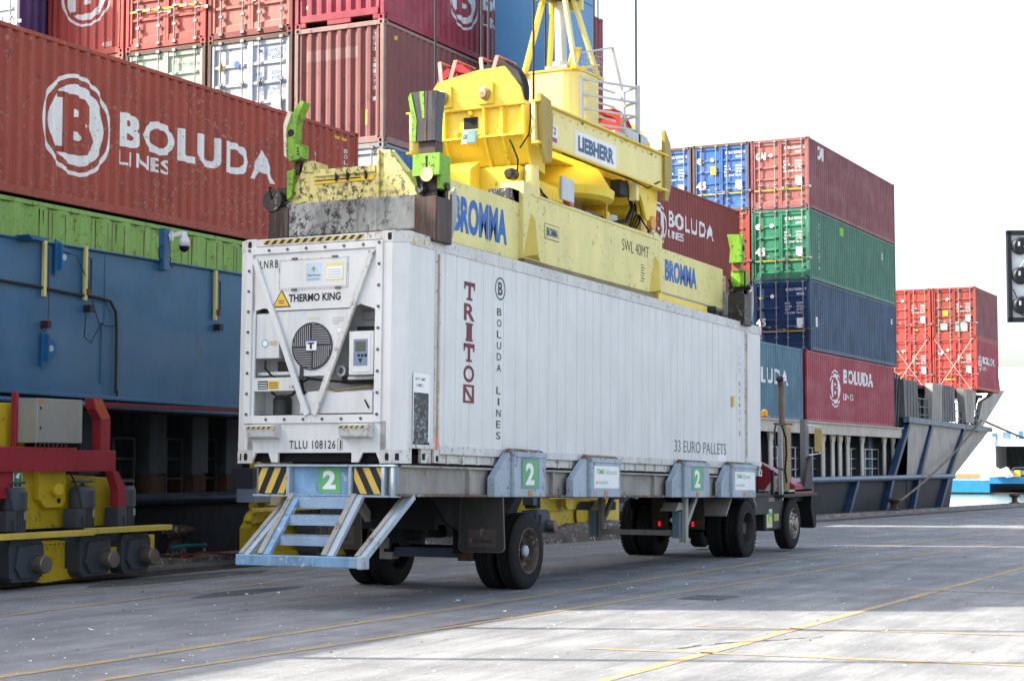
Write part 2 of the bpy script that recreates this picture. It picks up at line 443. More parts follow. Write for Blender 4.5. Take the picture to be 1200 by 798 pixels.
n.links.new(geo.outputs['Position'], tx.inputs['Vector']); bp = n.nodes.new('ShaderNodeBump'); bp.inputs['Strength'].default_value = .8; bp.inputs['Distance'].default_value = .25
n.links.new(tx.outputs['Fac'], bp.inputs['Height']); n.links.new(bp.outputs[0], P.inputs['Normal'])
g = MB(); g.add([(-3000,9.2,-3.2),(4000,9.2,-3.2),(4000,4000,-3.2),(-3000,4000,-3.2)], [(0,1,2,3)], WAT)
tag(g.build('harbour_water'), kind='structure')
g = MB(); g.add([(259,-1500,-3.21),(4000,-1500,-3.21),(4000,9.2,-3.21),(259,9.2,-3.21)], [(0,1,2,3)], WAT)
tag(g.build('open_water'), kind='structure')

# worn yellow lines: uneven strips whose edges and gaps are cut by noise
YL = bpy.data.materials.new('worn_yellow_line'); YL.use_nodes = True; n = YL.node_tree; P = n.nodes['Principled BSDF']; P.inputs['Roughness'].default_value = .75
geo = n.nodes.new('ShaderNodeNewGeometry'); mp = n.nodes.new('ShaderNodeMapping'); mp.inputs['Scale'].default_value = (.5,2,1)
n.links.new(geo.outputs['Position'], mp.inputs[0]); tx = n.nodes.new('ShaderNodeTexNoise'); tx.inputs['Scale'].default_value = 5; tx.inputs['Detail'].default_value = 7; tx.inputs['Roughness'].default_value = .75
n.links.new(mp.outputs[0], tx.inputs['Vector']); mr = n.nodes.new('ShaderNodeMapRange'); mr.inputs[1].default_value = .42; mr.inputs[2].default_value = .56
n.links.new(tx.outputs['Fac'], mr.inputs[0]); mxx = n.nodes.new('ShaderNodeMix'); mxx.data_type = 'RGBA'
mxx.inputs[6].default_value = (.46,.29,.085,1); mxx.inputs[7].default_value = (.25,.225,.19,1)
n.links.new(mr.outputs[0], mxx.inputs[0]); n.links.new(mxx.outputs[2], P.inputs['Base Color'])
def line(x0, y0, x1, y1, wd, step=.6):
    g = MB(); n_ = int(math.hypot(x1-x0, y1-y0)/step); v = []; d = Vector((x1-x0, y1-y0)).normalized(); nn = Vector((-d.y, d.x))
    for i in range(n_+1):
        t = i/n_; x = x0+(x1-x0)*t; y = y0+(y1-y0)*t
        a = wd/2*(1+random.uniform(-.22,.16)); b = wd/2*(1+random.uniform(-.22,.16))
        v += [(x-nn.x*a, y-nn.y*a, ground_z(x)+.004), (x+nn.x*b, y+nn.y*b, ground_z(x)+.004)]
    g.add(v, [(2*i, 2*i+2, 2*i+3, 2*i+1) for i in range(n_)], YL)
    tag(g.build('yellow_line'), kind='structure')
line(-12,-.40,12,-.83,.15); line(12,-.83,90,-1.7,.15)
line(-12,-1.05,8,-2.35,.12); line(8,-2.35,90,-4.6,.12)
line(-9,-4.95,14,-5.25,.13); line(14,-5.25,90,-6.2,.13)
line(-10,2.95,14,4.9,.11); line(14,4.9,80,6.4,.1)
line(-10,5.0,30,5.75,.10)
for yy in (-3.4,-7.5): pass
line(-3.2,-3.9,-2.4,-12,.10); line(-.6,-4.0,.6,-12,.10); line(5.6,-4.2,6.6,-12,.09)
# crane rail let into the quay
RAILM = mat('crane_rail_steel', (.10,.085,.075), .5, .5, .3, rust=.8)
g = MB()
for i in range(len(XS)-1):
    a, b = XS[i], XS[i+1]; za, zb = ground_z(a), ground_z(b)
    for y0, y1, z0, z1 in ((6.78,6.86,0,.045), (6.45,6.76,.003,.004), (6.88,7.15,.003,.004)):
        g.add([(a,y0,za+z0),(b,y0,zb+z0),(b,y1,zb+z0),(a,y1,za+z0),(a,y0,za+z1),(b,y0,zb+z1),(b,y1,zb+z1),(a,y1,za+z1)],
              [(4,5,6,7),(0,1,5,4),(2,3,7,6)], RAILM if y0 == 6.78 else mat('rail_slot_dirt', (.06,.05,.045), .95, var=.4))
tag(g.build('crane_rail'), kind='structure')
# darker repaired patches and a drain cover
PAT = mat('dark_patch', (.085,.085,.088), .85, var=.35, bump=.5)
for c, s in (((3.4,5.7),(2.2,.55)), ((3.2,-2.75),(.45,.28)), ((1.4,3.2),(1.3,.3)), ((-1.5,-1.7),(.9,.12))):
    g = MB(); pts = [(c[0]+s[0]*math.cos(a)*random.uniform(.82,1.1), c[1]+s[1]*math.sin(a)*random.uniform(.8,1.1)) for a in [2*math.pi*i/14 for i in range(14)]]
    if s[0] == .45: pts = [(c[0]-.42,c[1]-.3),(c[0]+.42,c[1]-.3),(c[0]+.42,c[1]+.3),(c[0]-.42,c[1]+.3)]
    g.add([(x,y,.0022) for x, y in pts], [tuple(range(len(pts)))], PAT); tag(g.build('ground_patch'), kind='structure')
# litter of salt grains, flakes and droppings: nobody could count it
g = MB(); FL = mat('pale_flakes', (.72,.73,.72), .8, var=.1); FB = mat('brown_grit', (.14,.09,.06), .9, var=.3)
rr = random.Random(3)
for i in range(5200):
    x = -10+70*rr.random()**1.7; y = rr.uniform(-13, 8.1) if i % 3 else rr.gauss(1.5, 3.2)
    if y > 8.1: continue
    s = rr.uniform(.004,.013)*(1+rr.random()**8*2.0); a = rr.uniform(0, 6.28); z = ground_z(x)+.003
    p = [(x+s*math.cos(a+q)*rr.uniform(.5,1.4), y+s*math.sin(a+q)*rr.uniform(.5,1.4), z+(s*.5 if q == 0 else 0)) for q in (0, 1.5, 3.1, 4.6)]
    g.add(p, [(0,1,2,3)], FL if rr.random() < .8 else FB)
for i in range(1500):
    x = -4+60*rr.random()**1.5; y = rr.uniform(7.5, 9.1); s = rr.uniform(.006,.028); a = rr.uniform(0, 6.28); z = ground_z(x)+(.073 if y > 8.2 else .004)
    p = [(x+s*math.cos(a+q)*rr.uniform(.5,1.4), y+s*math.sin(a+q)*rr.uniform(.5,1.4), z+(s*.8 if q == 0 else 0)) for q in (0, 1.5, 3.1, 4.6)]
    g.add(p, [(0,1,2,3)], (FL, FB, FB, FB)[rr.randrange(4)])
tag(g.build('salt_flakes_and_grit'), kind='stuff')
# a long crack in the pavement
g = MB(); x, y = -2.9, -4.6
for i in range(26):
    nx, ny = x+.05+.03*random.random(), y-.035+random.uniform(-.05,.05)
    wd = random.uniform(.008,.03); g.add([(x,y-wd,.005),(nx,ny-wd,.005),(nx,ny+wd,.005),(x,y+wd,.005)], [(0,1,2,3)], FB); x, y = nx, ny
tag(g.build('pavement_crack'), kind='structure')

# bollards
BOL = mat('rusty_bollard_iron', (.085,.055,.045), .8, .1, .3, rust=.7, chips=.5, chipc=(.42,.38,.34), bump=.5)
def bollard(x, y, label, dz=.07):
    z = ground_z(x)+dz
    g = MB(); g.lathe((x,y,z), (0,0,1), [(0,.001),(0,.30),(.05,.30),(.07,.17),(.30,.15),(.36,.20),(.40,.30),(.47,.34),(.53,.30),(.56,.15),(.57,.001)], BOL, 20, sharp=False)
    return tag(g.build('bollard'), label, 'bollard', 'iron bollards on the quay edge')
bollard(7.1, 8.75, 'squat rusty iron bollard right of the grey gearmotors at the left edge of the quay')
bollard(58.8, 8.85, 'iron bollard with the mooring rope looped round it below the ship bow')
bollard(87, 8.85, 'small dark iron bollard standing alone against the water at the right edge')
# ------------------------------------------------------------------ the container ship
NAVY = mat('navy_hull_paint', (.010,.014,.024), .5, var=.3, streak=.25, stc=(.04,.04,.042), rust=.2, spec=.12)
BLUER = mat('blue_hull_frame', (.02,.05,.105), .45, var=.2, streak=.25, stc=(.01,.02,.04), rust=.2)
PLATE = mat('weathered_grey_plate', (.36,.335,.30), .6, var=.16, streak=.55, stc=(.17,.14,.115), rust=.3, rustc=(.22,.13,.08))
PLATED = mat('dark_grey_plate', (.13,.125,.125), .6, var=.3, streak=.5, stc=(.06,.06,.06), rust=.2)
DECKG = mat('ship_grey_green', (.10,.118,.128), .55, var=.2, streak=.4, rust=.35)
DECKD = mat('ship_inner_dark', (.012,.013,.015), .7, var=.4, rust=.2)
CREAM = mat('cream_ship_paint', (.50,.46,.39), .55, var=.12, streak=.5, stc=(.22,.13,.08), rust=.35, rustc=(.25,.12,.05))
GRAIL = mat('grey_railing', (.16,.19,.21), .5, var=.15)
ship = thing('cargo_ship', 'long navy hulled container ship moored along the quay under the container stacks', 'ship')
g = MB()   # main hull up to the open side deck
g.box(-60, 64, 9.6, 31, -3.6, 1.0, NAVY)
# bow: plating that leans outward and closes in towards the stem
secs = [(64,9.6,9.5,64.3),(67,9.6,9.48,68.6),(70.3,9.62,9.5,76.2),(72.5,9.9,9.75,82),(75,11,10.4,88),(80,20,20,97)]
v = []
for (xb, yb, yt, xt) in secs: v += [(xb, yb, -3.6), (xb+(xt-xb)*.30, yb+(yt-yb)*.3, 1.0)]
g.add(v, [(2*i, 2*i+2, 2*i+3, 2*i+1) for i in range(len(secs)-1)], NAVY)
v = [(x, 40.6-y, z) for x, y, z in v]; g.add(v, [(2*i+1, 2*i+3, 2*i+2, 2*i) for i in range(len(secs)-1)], NAVY)
g.build('hull', ship)
g = MB(); v = []
tops = []
for (xb, yb, yt, xt) in secs:
    a = Vector((xb+(xt-xb)*.30, yb+(yt-yb)*.3, 1.0)); b = Vector((xt, yt, 3.7)); tops.append(b)
    v += [a, b]
g.add([p+Vector((0,.0,0)) for p in v], [(2*i, 2*i+2, 2*i+3, 2*i+1) for i in range(len(secs)-1)], PLATE)
v2 = [Vector((p.x, 40.6-p.y, p.z)) for p in v]; g.add(v2, [(2*i+1, 2*i+3, 2*i+2, 2*i) for i in range(len(secs)-1)], PLATE)
g.build('bow_plating', ship)
# ribs and rails
def rib(pts, wd=.34, th=.22, y=9.42):
    g = MB()
    for a, b in zip(pts[:-1], pts[1:]): g.bar((a[0], y, a[1]), (b[0], y, b[1]), wd, th, BLUER, up=(0,1,0))
    g.build('hull_rib', ship)
def rib2(pts, w=.36):
    g = MB()
    for a, b in zip(pts[:-1], pts[1:]):
        g.add([(a[0]-w/2,9.36,a[1]),(a[0]+w/2,9.36,a[1]),(b[0]+w/2,9.36,b[1]),(b[0]-w/2,9.36,b[1]),
               (a[0]-w/2,9.66,a[1]),(a[0]+w/2,9.66,a[1]),(b[0]+w/2,9.66,b[1]),(b[0]-w/2,9.66,b[1])],
              [(0,1,2,3),(1,5,6,2),(4,0,3,7),(3,2,6,7)], BLUER)
    g.build('hull_rib', ship)
rib2([(52.6,-1.2),(54.9,.95)]); rib2([(58.9,-1.2),(60.8,.95),(64.3,3.75)], .42); rib2([(64.0,-1.2),(65.9,.95),(68.8,3.65)], .42); rib2([(69.4,-1.2),(72.2,.95),(76.3,3.6)], .45)
rib2([(46,-1.2),(48.2,.95)])
g = MB(); g.tube([(36,9.43,1.08),(73.3,9.40,1.05)], .13, mat('blue_grey_rub_rail', (.10,.15,.22), .4, var=.2, streak=.3, rust=.2), 10); g.build('rubbing_rail', ship); g = MB(); g.tube([(-40,9.45,1.08),(36,9.43,1.08)], .12, mat('navy_rub_rail', (.02,.035,.06), .45, var=.5, streak=.4, stc=(.10,.09,.08), rust=.4), 10); g.build('rubbing_rail', ship)
g = MB(); g.bar((63.6,9.42,3.78),(82,9.5,3.62), .28, .26, mat('blue_grey_top_rail', (.13,.17,.22), .45, var=.25, streak=.5, rust=.3)); g.build('bow_rail', ship)
g = MB()
for a, b in zip(tops[2:-1], tops[3:]): g.bar(a+Vector((0,-.05,0)), b+Vector((0,-.05,0)), .25, .25, BLUER)
g.build('bow_rim', ship)
# tall plates over the bow rail, and the mooring recess behind them
for (x0, x1, x0t, x1t, M) in ((63.9,66.7,63.7,66.4,PLATED), (69.5,71.6,69.7,71.8,PLATE), (71.7,74.6,71.9,74.75,PLATED), (77.5,79.4,76.9,80.2,PLATE)):
    g = MB(); zt = 5.75 if x0 > 64 else 5.7
    g.add([(x0,9.56,3.9),(x1,9.56,3.9),(x1t,9.56,zt),(x0t,9.56,zt),(x0,9.95,3.9),(x1,9.95,3.9),(x1t,9.95,zt),(x0t,9.95,zt)],
          [(0,1,2,3),(1,5,6,2),(4,0,3,7),(3,2,6,7)], M)
    for k in range(1, 5):
        xx = x0+(x1-x0)*k/5; g.box(xx-.02, xx+.02, 9.535, 9.56, 3.92, zt-.05, M)
    g.build('side_plate', ship)
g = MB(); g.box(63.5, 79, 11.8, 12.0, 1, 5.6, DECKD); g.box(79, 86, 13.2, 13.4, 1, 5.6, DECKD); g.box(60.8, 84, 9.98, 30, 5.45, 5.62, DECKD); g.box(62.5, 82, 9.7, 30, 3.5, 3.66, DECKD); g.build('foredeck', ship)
for x0, x1 in ((66.8, 69.4), (74.8, 77.3), (79.6, 81.5)):
    g = MB()
    for z in (4.1, 4.5, 4.9): g.tube([(x0,9.75,z),(x1,9.75,z)], .03, GRAIL, 5)
    for k in range(4): x = x0+(x1-x0)*k/3; g.tube([(x,9.75,3.7),(x,9.75,4.95)], .035, GRAIL, 5)
    g.build('bow_railing', ship)
for x in (67.6, 68.7, 75.6):
    g = MB(); g.lathe((x,10.3,3.7), (0,0,1), [(0,.22),(.9,.2),(.95,.26),(1.05,.26),(1.06,.01)], CREAM, 12); g.build('mooring_bitt', ship)
# stem bulwark and breakwater
g = MB(); g.prism([(81,3.75),(82.4,3.75),(89.3,6.1),(86.8,6.0),(84.6,5.55),(82.5,5.2)], 'y', 9.7, 9.95, PLATE)
g.prism([(79.6,3.7),(81.3,3.7),(84.5,5.5),(82.6,5.5)], 'y', 10.3, 10.6, DECKD); g.build('stem_bulwark', ship)
g = MB(); g.add([(85.4,9.7,9.1),(86.2,9.7,9.0),(89.4,10.0,6.1),(85.6,10.0,6.0),(87.2,19,9.1),(87.8,19,9.0),(92.4,21,6.1),(88.6,21,6.0)],
                [(0,3,2,1),(0,1,5,4),(1,2,6,5),(4,7,3,0),(4,5,6,7)], mat('breakwater_grey', (.12,.135,.155), .55, var=.2, streak=.4, rust=.3)); g.build('breakwater', ship)
g = MB(); g.bar((82,10.2,3.7),(88.8,10.4,5.9),.3,.3,BLUER); g.build('stem_edge', ship)
# open side deck: floor, deckhead, longitudinal beam, inner wall
g = MB(); g.box(-40, 63.5, 9.62, 14, 1.0, 1.12, mat('deck_green', (.03,.07,.05), .6, var=.3, rust=.3)); g.build('side_deck', ship)
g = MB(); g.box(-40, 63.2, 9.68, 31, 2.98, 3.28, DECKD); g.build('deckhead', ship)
g = MB(); g.box(30, 63.2, 9.55, 9.72, 2.90, 3.33, CREAM); g.box(30, 63.2, 9.45, 9.74, 3.33, 3.38, CREAM); g.build('deck_beam', ship)
g = MB(); g.box(-40, 30, 9.60, 9.72, 2.85, 3.33, DECKG); g.build('deck_beam', ship)
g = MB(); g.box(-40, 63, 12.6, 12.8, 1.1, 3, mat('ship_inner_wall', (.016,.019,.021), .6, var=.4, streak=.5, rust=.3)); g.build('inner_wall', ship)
RUSTF = mat('rusty_column_foot', (.13,.075,.045), .75, var=.4, rust=.8)
for i, x in enumerate((-2.5, .6, 3.1, 5.75, 7.7, 9.0, 10.1, 13.6, 17.2, 20.8, 24.4)):
    g = MB(); wd = (.66, .6, .6)[i % 3]
    g.box(x, x+wd*.62, 9.86, 10.5, 1.52, 2.9, DECKG); g.box(x-.03, x+wd*.62+.1, 9.83, 9.86, 1.55, 2.72, DECKG); g.box(x-.06, x+wd*.62+.16, 9.8, 10.5, 2.7, 2.86, DECKG)
    g.box(x+.02, x+wd*.62+.06, 9.84, 10.5, 1.13, 1.52, RUSTF); g.build('stanchion', ship)
for i, x in enumerate((44.2, 48.6, 51.0, 52.4, 53.5, 54.7, 57.0, 60.8, 62.4)):
    g = MB(); g.box(x, x+.42, 9.80, 9.86, 1.12, 2.62, CREAM); g.box(x+.42, x+.50, 9.86, 10.7, 1.12, 2.9, DECKG); g.box(x-.75, x, 10.3, 10.7, 1.12, 2.9, mat('blue_grey_web', (.10,.135,.17), .5, var=.2, rust=.2))
    g.prism([(x-.12,2.9),(x+.56,2.9),(x+.42,2.6),(x,2.6)], 'y', 9.78, 9.87, CREAM); g.build('stanchion', ship)
def railing(x0, x1, y, z0, z1, M, nm='deck_railing', posts=5, r=.025):
    g = MB()
    for k in range(3): z = z0+(z1-z0)*(.3+.35*k); g.tube([(x0,y,z),(x1,y,z)], r, M, 5)
    for k in range(posts): x = x0+(x1-x0)*k/(posts-1); g.tube([(x,y,z0),(x,y,z1)], r*1.15, M, 5)
    g.build(nm, ship)
railing(6.35, 7.55, 10.1, 1.12, 2.2, GRAIL, posts=3); railing(8.5, 9.0, 10.1, 1.12, 2.2, GRAIL, posts=2); railing(9.65, 10.1, 10.1, 1.12, 2.2, GRAIL, posts=2)
railing(45, 62.3, 10.15, 1.12, 2.35, mat('pale_railing', (.42,.45,.47), .5, .3, .1), posts=16, r=.035)
g = MB(); g.tube([(3,9.7,2.72),(10.5,9.7,2.66)], .05, mat('red_pipe', (.12,.018,.015), .6, var=.3), 6); g.build('deck_pipe', ship)
for x, c, r, h in ((55.0,(.40,.40,.38),.10,.7), (58.0,(.42,.42,.4),.10,.75), (59.4,(.42,.42,.4),.09,.7), (57.8,(.28,.03,.04),.22,1.2), (50.2,(.42,.36,.10),.28,1.3), (46.6,(.5,.42,.12),.2,1.5)):
    g = MB(); g.lathe((x,10.9,1.12), (0,0,1), [(0,r),(h,r),(h+.05,r*1.25),(h+.15,r*.5),(h+.16,.001)], mat('vent_%d' % int(x*10), c, .5, var=.15), 10); g.build('deck_vent', ship)
# marks on the navy hull behind the bollard
q = Flat2D(); q.rect(9.02,-.3,9.12,.22,mat('hull_scrape', (.35,.32,.28), .8, chips=1.)); 
q.lay('hull_marks', ship, lambda a, b: (a, 9.598, b), (0,-1,0))
# lashing bridge clutter between the stacks
g = MB()
for x in (62.9, 63.4):
    g.tube([(x,9.8,3.4),(x+.5,9.8,5.9)], .05, DECKG, 5); g.box(x, x+.12, 9.9, 10.1, 3.3, 6.0, DECKG)
for z in (4.1, 4.9, 5.6): g.box(62.8, 64.4, 9.9, 10.2, z, z+.08, DECKG)
g.build('lashing_bridge', ship)
# mooring ropes
ROPE = mat('mooring_rope', (.20,.17,.12), .9, var=.25, bump=.5)
def rope(a, b, sag, r, label):
    g = MB(); a = Vector(a); b = Vector(b); pts = [a.lerp(b, t/14)-Vector((0,0,sag*4*(t/14)*(1-t/14))) for t in range(15)]
    g.tube(pts, r, ROPE, 7); return tag(g.build('mooring_rope'), label, 'rope')
rope((58.9,8.7,.0),(80.5,9.35,4.1), .28, .055, 'thick brown mooring rope slanting from the bollard up to the ship bow')
rope((83,9.9,4.2),(160,-2,-.5), 1.6, .07, 'thin pale mooring rope running from the bow towards the right edge of the photo')

# ------------------------------------------------------------------ the containers on board
T = (3.33, 6.2, 9.06, 11.93, 14.8)
C_RB = mat('red_brown_container_paint', (.33,.058,.034), .55, var=.10, streak=.28, stc=(.12,.035,.025), rust=.28, rustc=(.07,.025,.018), chips=.25, chipc=(.42,.26,.20))
C_GR = mat('light_green_container_paint', (.22,.40,.085), .5, var=.1, streak=.25, rust=.55, rustc=(.15,.06,.02), chips=.25, chipc=(.12,.05,.02))
C_MV = mat('mauve_brown_container_paint', (.235,.088,.082), .6, var=.1, streak=.25, rust=.22)
C_CR = mat('crimson_container_paint', (.32,.032,.055), .5, var=.1, streak=.2, rust=.12, fade=.15)
C_BL = mat('blue_container_paint', (.03,.125,.36), .5, var=.15, streak=.2, rust=.2, fade=.2)
C_WB = mat('white_and_blue_door_paint', (.50,.55,.60), .5, var=.15, streak=.35, stc=(.03,.12,.30), rust=.15)
C_RD = mat('bright_red_container_paint', (.44,.065,.05), .5, var=.12, streak=.15, rust=.15)
C_OR = mat('orange_red_container_paint', (.45,.14,.10), .55, var=.15, streak=.3, rust=.4, fade=.2)
C_GW = mat('pale_green_door_paint', (.42,.50,.40), .5, var=.15, streak=.5, stc=(.10,.25,.08), rust=.1)
C_PU = mat('purple_container_paint', (.075,.045,.14), .5, var=.2, rust=.1)
C_MA = mat('faded_maroon_container_paint', (.225,.072,.078), .6, var=.15, streak=.4, stc=(.12,.05,.05), rust=.3, fade=.12)
C_MD = mat('faded_maroon_door_paint', (.33,.12,.10), .6, var=.12, streak=.3, rust=.25)
C_TG = mat('teal_green_container_paint', (.045,.155,.105), .5, var=.18, streak=.7, stc=(.10,.22,.16), rust=.35, chips=.2, chipc=(.2,.3,.1))
C_TD = mat('green_door_paint', (.04,.22,.115), .45, var=.12, rust=.2)
C_NB = mat('worn_navy_container_paint', (.035,.07,.13), .5, var=.3, streak=.65, stc=(.08,.13,.18), rust=.25)
C_ND = mat('navy_door_paint', (.014,.045,.12), .4, var=.2, rust=.15)
C_BG = mat('blue_grey_container_paint', (.085,.18,.24), .6, var=.2, streak=.5, stc=(.22,.25,.26), rust=.2)
C_BB = mat('dark_red_brown_container_paint', (.24,.042,.035), .55, var=.1, streak=.25, rust=.2)
C_RR = mat('rust_red_container_paint', (.30,.06,.045), .55, var=.15, streak=.3, rust=.35)
C_SR = mat('faded_red_door_paint', (.42,.09,.07), .5, var=.12, streak=.25, rust=.25)
C_KN = mat('brown_frame_paint', (.13,.08,.06), .7, var=.2, rust=.4)
L45, L40, L20 = 13.72, 12.19, 6.06
def yc(i): return 9.61+i*2.51
# bay 1, behind the truck
gq = Flat2D(); rs_ = random.Random(8); RSTK = mat('rust_run_brown', (.13,.07,.03), .8, var=.4, rust=.5)
for i in range(48):
    for e_ in (.10, .17):
        if rs_.random() < .55:
            x_ = .12+(i+.5)*.5616*.5+rs_.choice((-.09,.09)); zt = 2.74-rs_.uniform(0,.05); zb = zt-rs_.uniform(.25,1.3); w_ = rs_.uniform(.006,.022)
            gq.poly([(x_-w_,zt),(x_-w_*.6,zb),(x_+w_*.4,zb+.05),(x_+w_,zt)][::-1], RSTK, .002)
q = Flat2D(); logo(q, 5.27-.9, 7.63-T[1], .90, C_RB, 6.42-.9, 7.46-T[1], 4.95, .64, 6.41-.9, 7.13-T[1], 1.48, .27)
for i, ch in enumerate('BOLU 503170 4'): q.text(ch, 13.2, 2.35-i*.125, .09, WHITEP, w=.07) if ch != ' ' else None
for i, ch in enumerate('45G1'): q.text(ch, 12.0, 2.1-i*.15, .11, WHITEP, w=.07)
for i in range(4): q.rect(12.75+i*.14, 2.62, 12.83+i*.14, 2.68, YELM)
container((.9, yc(0), T[1]), L45, 'big rusty red-brown container with huge white lettering, over the green one at left', C_RB, marks=q, detail=False, depth=.048, outer=.10)
container((.9, yc(0), T[0]-.02), L45, 'light green rust streaked container between the blue crane girder and the big red-brown container', C_GR, detail=False, period=.55, outer=.20, depth=.05, marks=gq)
# unseen containers added beyond the left edge to shade the quay and reefer
for z in T[:2]: container((-13.1, yc(0), z), L45, 'red-brown container added unseen beyond the left edge to shade the quay', C_BB, detail=False, front='end', group='added shade-casting containers beyond the left edge')
for k, z in enumerate(T):
    container((-7.3, yc(3), z+.75), L40, 'mauve container of an unseen tall stack added beyond the left edge for its shade', C_MV, detail=False, front='end', group='long containers of the added shade stack beyond the left edge')
    container((4.95, yc(3), z+.75), L20, 'short red-brown container of an unseen tall stack added beyond the left edge for shade', C_BB, detail=False, front='end', group='short containers of the added shade stack beyond the left edge')
# bay 2
q = Flat2D(); emblem(q, 3.95, 1.40, .78, C_CR); q.text('BOLUDA', 4.97, 1.38, .62, WHITEP, w=4.4, bold=.035, spacing=1.15); q.text('LINES', 4.97, .98, .28, WHITEP, w=1.35, bold=.02)
e = Flat2D(); 
for i, ch in enumerate('BOLU 404211 0'): e.text(ch, .28, 1.9-i*.12, .09, WHITEP, w=.06) if ch != ' ' else None
e.rect(1.95, 2.62, 2.06, 2.70, YELM); e.rect(1.05, .62, 1.2, .68, YELM)
container((15.7, yc(0), T[3]), 12.65, 'crimson container with white ringed logo on its side, topmost beside the blue crane column', C_CR, front='end', marks=q, endmarks=e, pockets=True)
e = Flat2D()
for i, ch in enumerate('GESU 511770 1'): e.text(ch, 2.12, 2.55-i*.13, .10, WHITEP, w=.07) if ch != ' ' else None
e.rect(1.93, .45, 2.0, .80, YELM); e.rect(.3, 2.05, 1.75, 2.32, mat('paler_mauve_patch', (.30,.16,.14), .6))
container((15.7, yc(0), T[2]), L40, 'mauve-brown container with pink front end standing behind the right end of the big red-brown one', C_MV, front='end', frameM=mat('pinkish_frame_paint', (.33,.21,.18), .6, var=.15, rust=.35), endmarks=e, marks=Flat2D().rect(.55, 2.5, .65, 2.6, YELM))
container((15.7, yc(0), T[1]), L40, 'blue container with white doors just visible under the mauve-brown one behind the spreader', C_BL, doorM=C_WB, frameM=mat('grey_worn_frame', (.30,.30,.30), .6, rust=.35))
container((15.7, yc(0), T[0]), L40, 'navy container at the bottom of the stack hidden behind the white reefer', C_NB, detail=False)
container((15.7, yc(1), T[2]), L40, 'blue container with whitish upper doors under the orange-red doors, left of the mauve stack', C_BL, doorM=C_WB, frameM=C_KN, endmarks=door_text(C_BL, None, 'CMAU 604512 2', arrow=False))
container((15.7, yc(1), T[3]), L40, 'faded orange-red container with rusty doors standing between the crimson and the red doors', C_OR, frameM=mat('dull_red_frame', (.22,.05,.04), .6, rust=.4))
container((15.7, yc(2), T[2]), L40, 'pale green doored container under the bright red doors at top left', C_GR, doorM=C_GW, frameM=C_KN, endmarks=door_text(C_GW, None, 'GATU 850046 2', '', arrow=False, cols=False))
container((15.7, yc(2), T[3]), L40, 'bright red container with pinkish doors and yellow stripe at top left', C_RD, doorM=C_SR, endmarks=Flat2D().rect(.1,.95,2.3,1.0,YELM))
e = Flat2D(); emblem(e, 1.22, 1.6, .80, C_RD); e.text('45R1', 1.75, .22, .12, WHITEP, w=.30)
container((15.7, yc(3), T[3]), L40, 'red container with a white ringed B on its ribbed end wall at top left', C_RD, front='end', endmarks=e)
container((15.7, yc(3), T[2]), L40, 'orange-pink container barely showing under the red one with the white ringed B', C_OR, front='end')
container((14.75, yc(4), T[3]), L40, 'purple container with blue doors at the top left corner of the photo', C_PU, doorM=C_WB, frameM=C_PU)
container((15.7, yc(4), T[2]), L40, 'mauve container hidden under the purple one in the top left corner', C_MV, detail=False)
# bay 3 (low outer tier, brown container on the inner row)
q = Flat2D(); q.text('BOLUDA', 7.0, 1.35, .58, WHITEP, w=4.9, bold=.03, spacing=1.15)
container((34.1, yc(0), T[0]), L45, 'worn blue-grey container partly hidden behind the far end of the white reefer', C_BG, marks=q, detail=False)
q = Flat2D(); logo(q, 39.05-34.05, 10.36-T[2], .77, C_BB, 40.05-34.05, 10.37-T[2], 4.75, .60, 40.0-34.05, 9.98-T[2], 1.55, .28)
container((34.05, yc(1), T[2]-.15), L45, 'dark red-brown container with white ringed logo between the spreader and the blue doors', C_BB, marks=q, detail=False)
container((34.05, yc(1), T[1]-.12), L45, 'brown container under the dark red-brown lettered one, hidden by the spreader', C_MV, detail=False)
container((34.05, yc(1), T[0]), L45, 'mauve container on the deck behind the blue-grey lettered one', C_BB, detail=False)
# bay 4
q = Flat2D(); q.text('CAI', 1.25, 2.15, .55, WHITEP, w=.85, bold=.06)
container((49, yc(0), T[3]), L45, 'faded maroon container with pink doors, topmost of the tall right-hand stack', C_MA, doorM=C_MD, frameM=C_MA, marks=q,
          endmarks=door_text(None, None, 'CAIU 554173 2').text('CAI', .22, 2.05, .30, WHITEP, w=.42, bold=.05))
q = Flat2D()
for i, ch in enumerate('BOLU 507012 1'): q.text(ch, 1.35, 2.3-i*.15, .11, WHITEP, w=.09) if ch != ' ' else None
q.rect(1.0,.95,1.1,1.35,WHITEP); q.rect(4.5,2.25,5.0,2.6,mat('lime_sticker', (.25,.55,.08), .6)); q.rect(11.3,1.9,11.5,2.25,WHITEP); q.rect(13.3,.4,13.5,.8,mat('lime_sticker', (.25,.55,.08), .6))
container((49, yc(0), T[2]), L45, 'teal green container marked 45 on its green doors, under the faded maroon one', C_TG, doorM=C_TD, frameM=C_TG, marks=q, endmarks=door_text(None, '45', 'BOLU 507012 1').disc(.3,2.2,.12,WHITEP))
q = Flat2D()
for i, ch in enumerate('BOLU 567019 7'): q.text(ch, 1.3, 2.6-i*.17, .13, WHITEP, w=.10) if ch != ' ' else None
q.rect(.85,1.0,1.05,1.4,WHITEP); q.rect(12.8,1.95,13.0,2.2,WHITEP)
container((49, yc(0), T[1]), L45, 'worn navy blue container marked 45 on its doors, directly over the crimson lettered one', C_NB, doorM=C_ND, frameM=C_NB, marks=q, endmarks=door_text(None, '45', 'BOLU 567019 7'))
q = Flat2D(); logo(q, 4.05, 1.48, .78, C_CR, 5.35, 1.75, 4.7, .60, 5.3, 1.05, 1.5, .28)
container((48.4, yc(0), T[0]), L45, 'crimson container with white lettering, bottom of the tall right-hand stack', C_CR, marks=q, front='end')
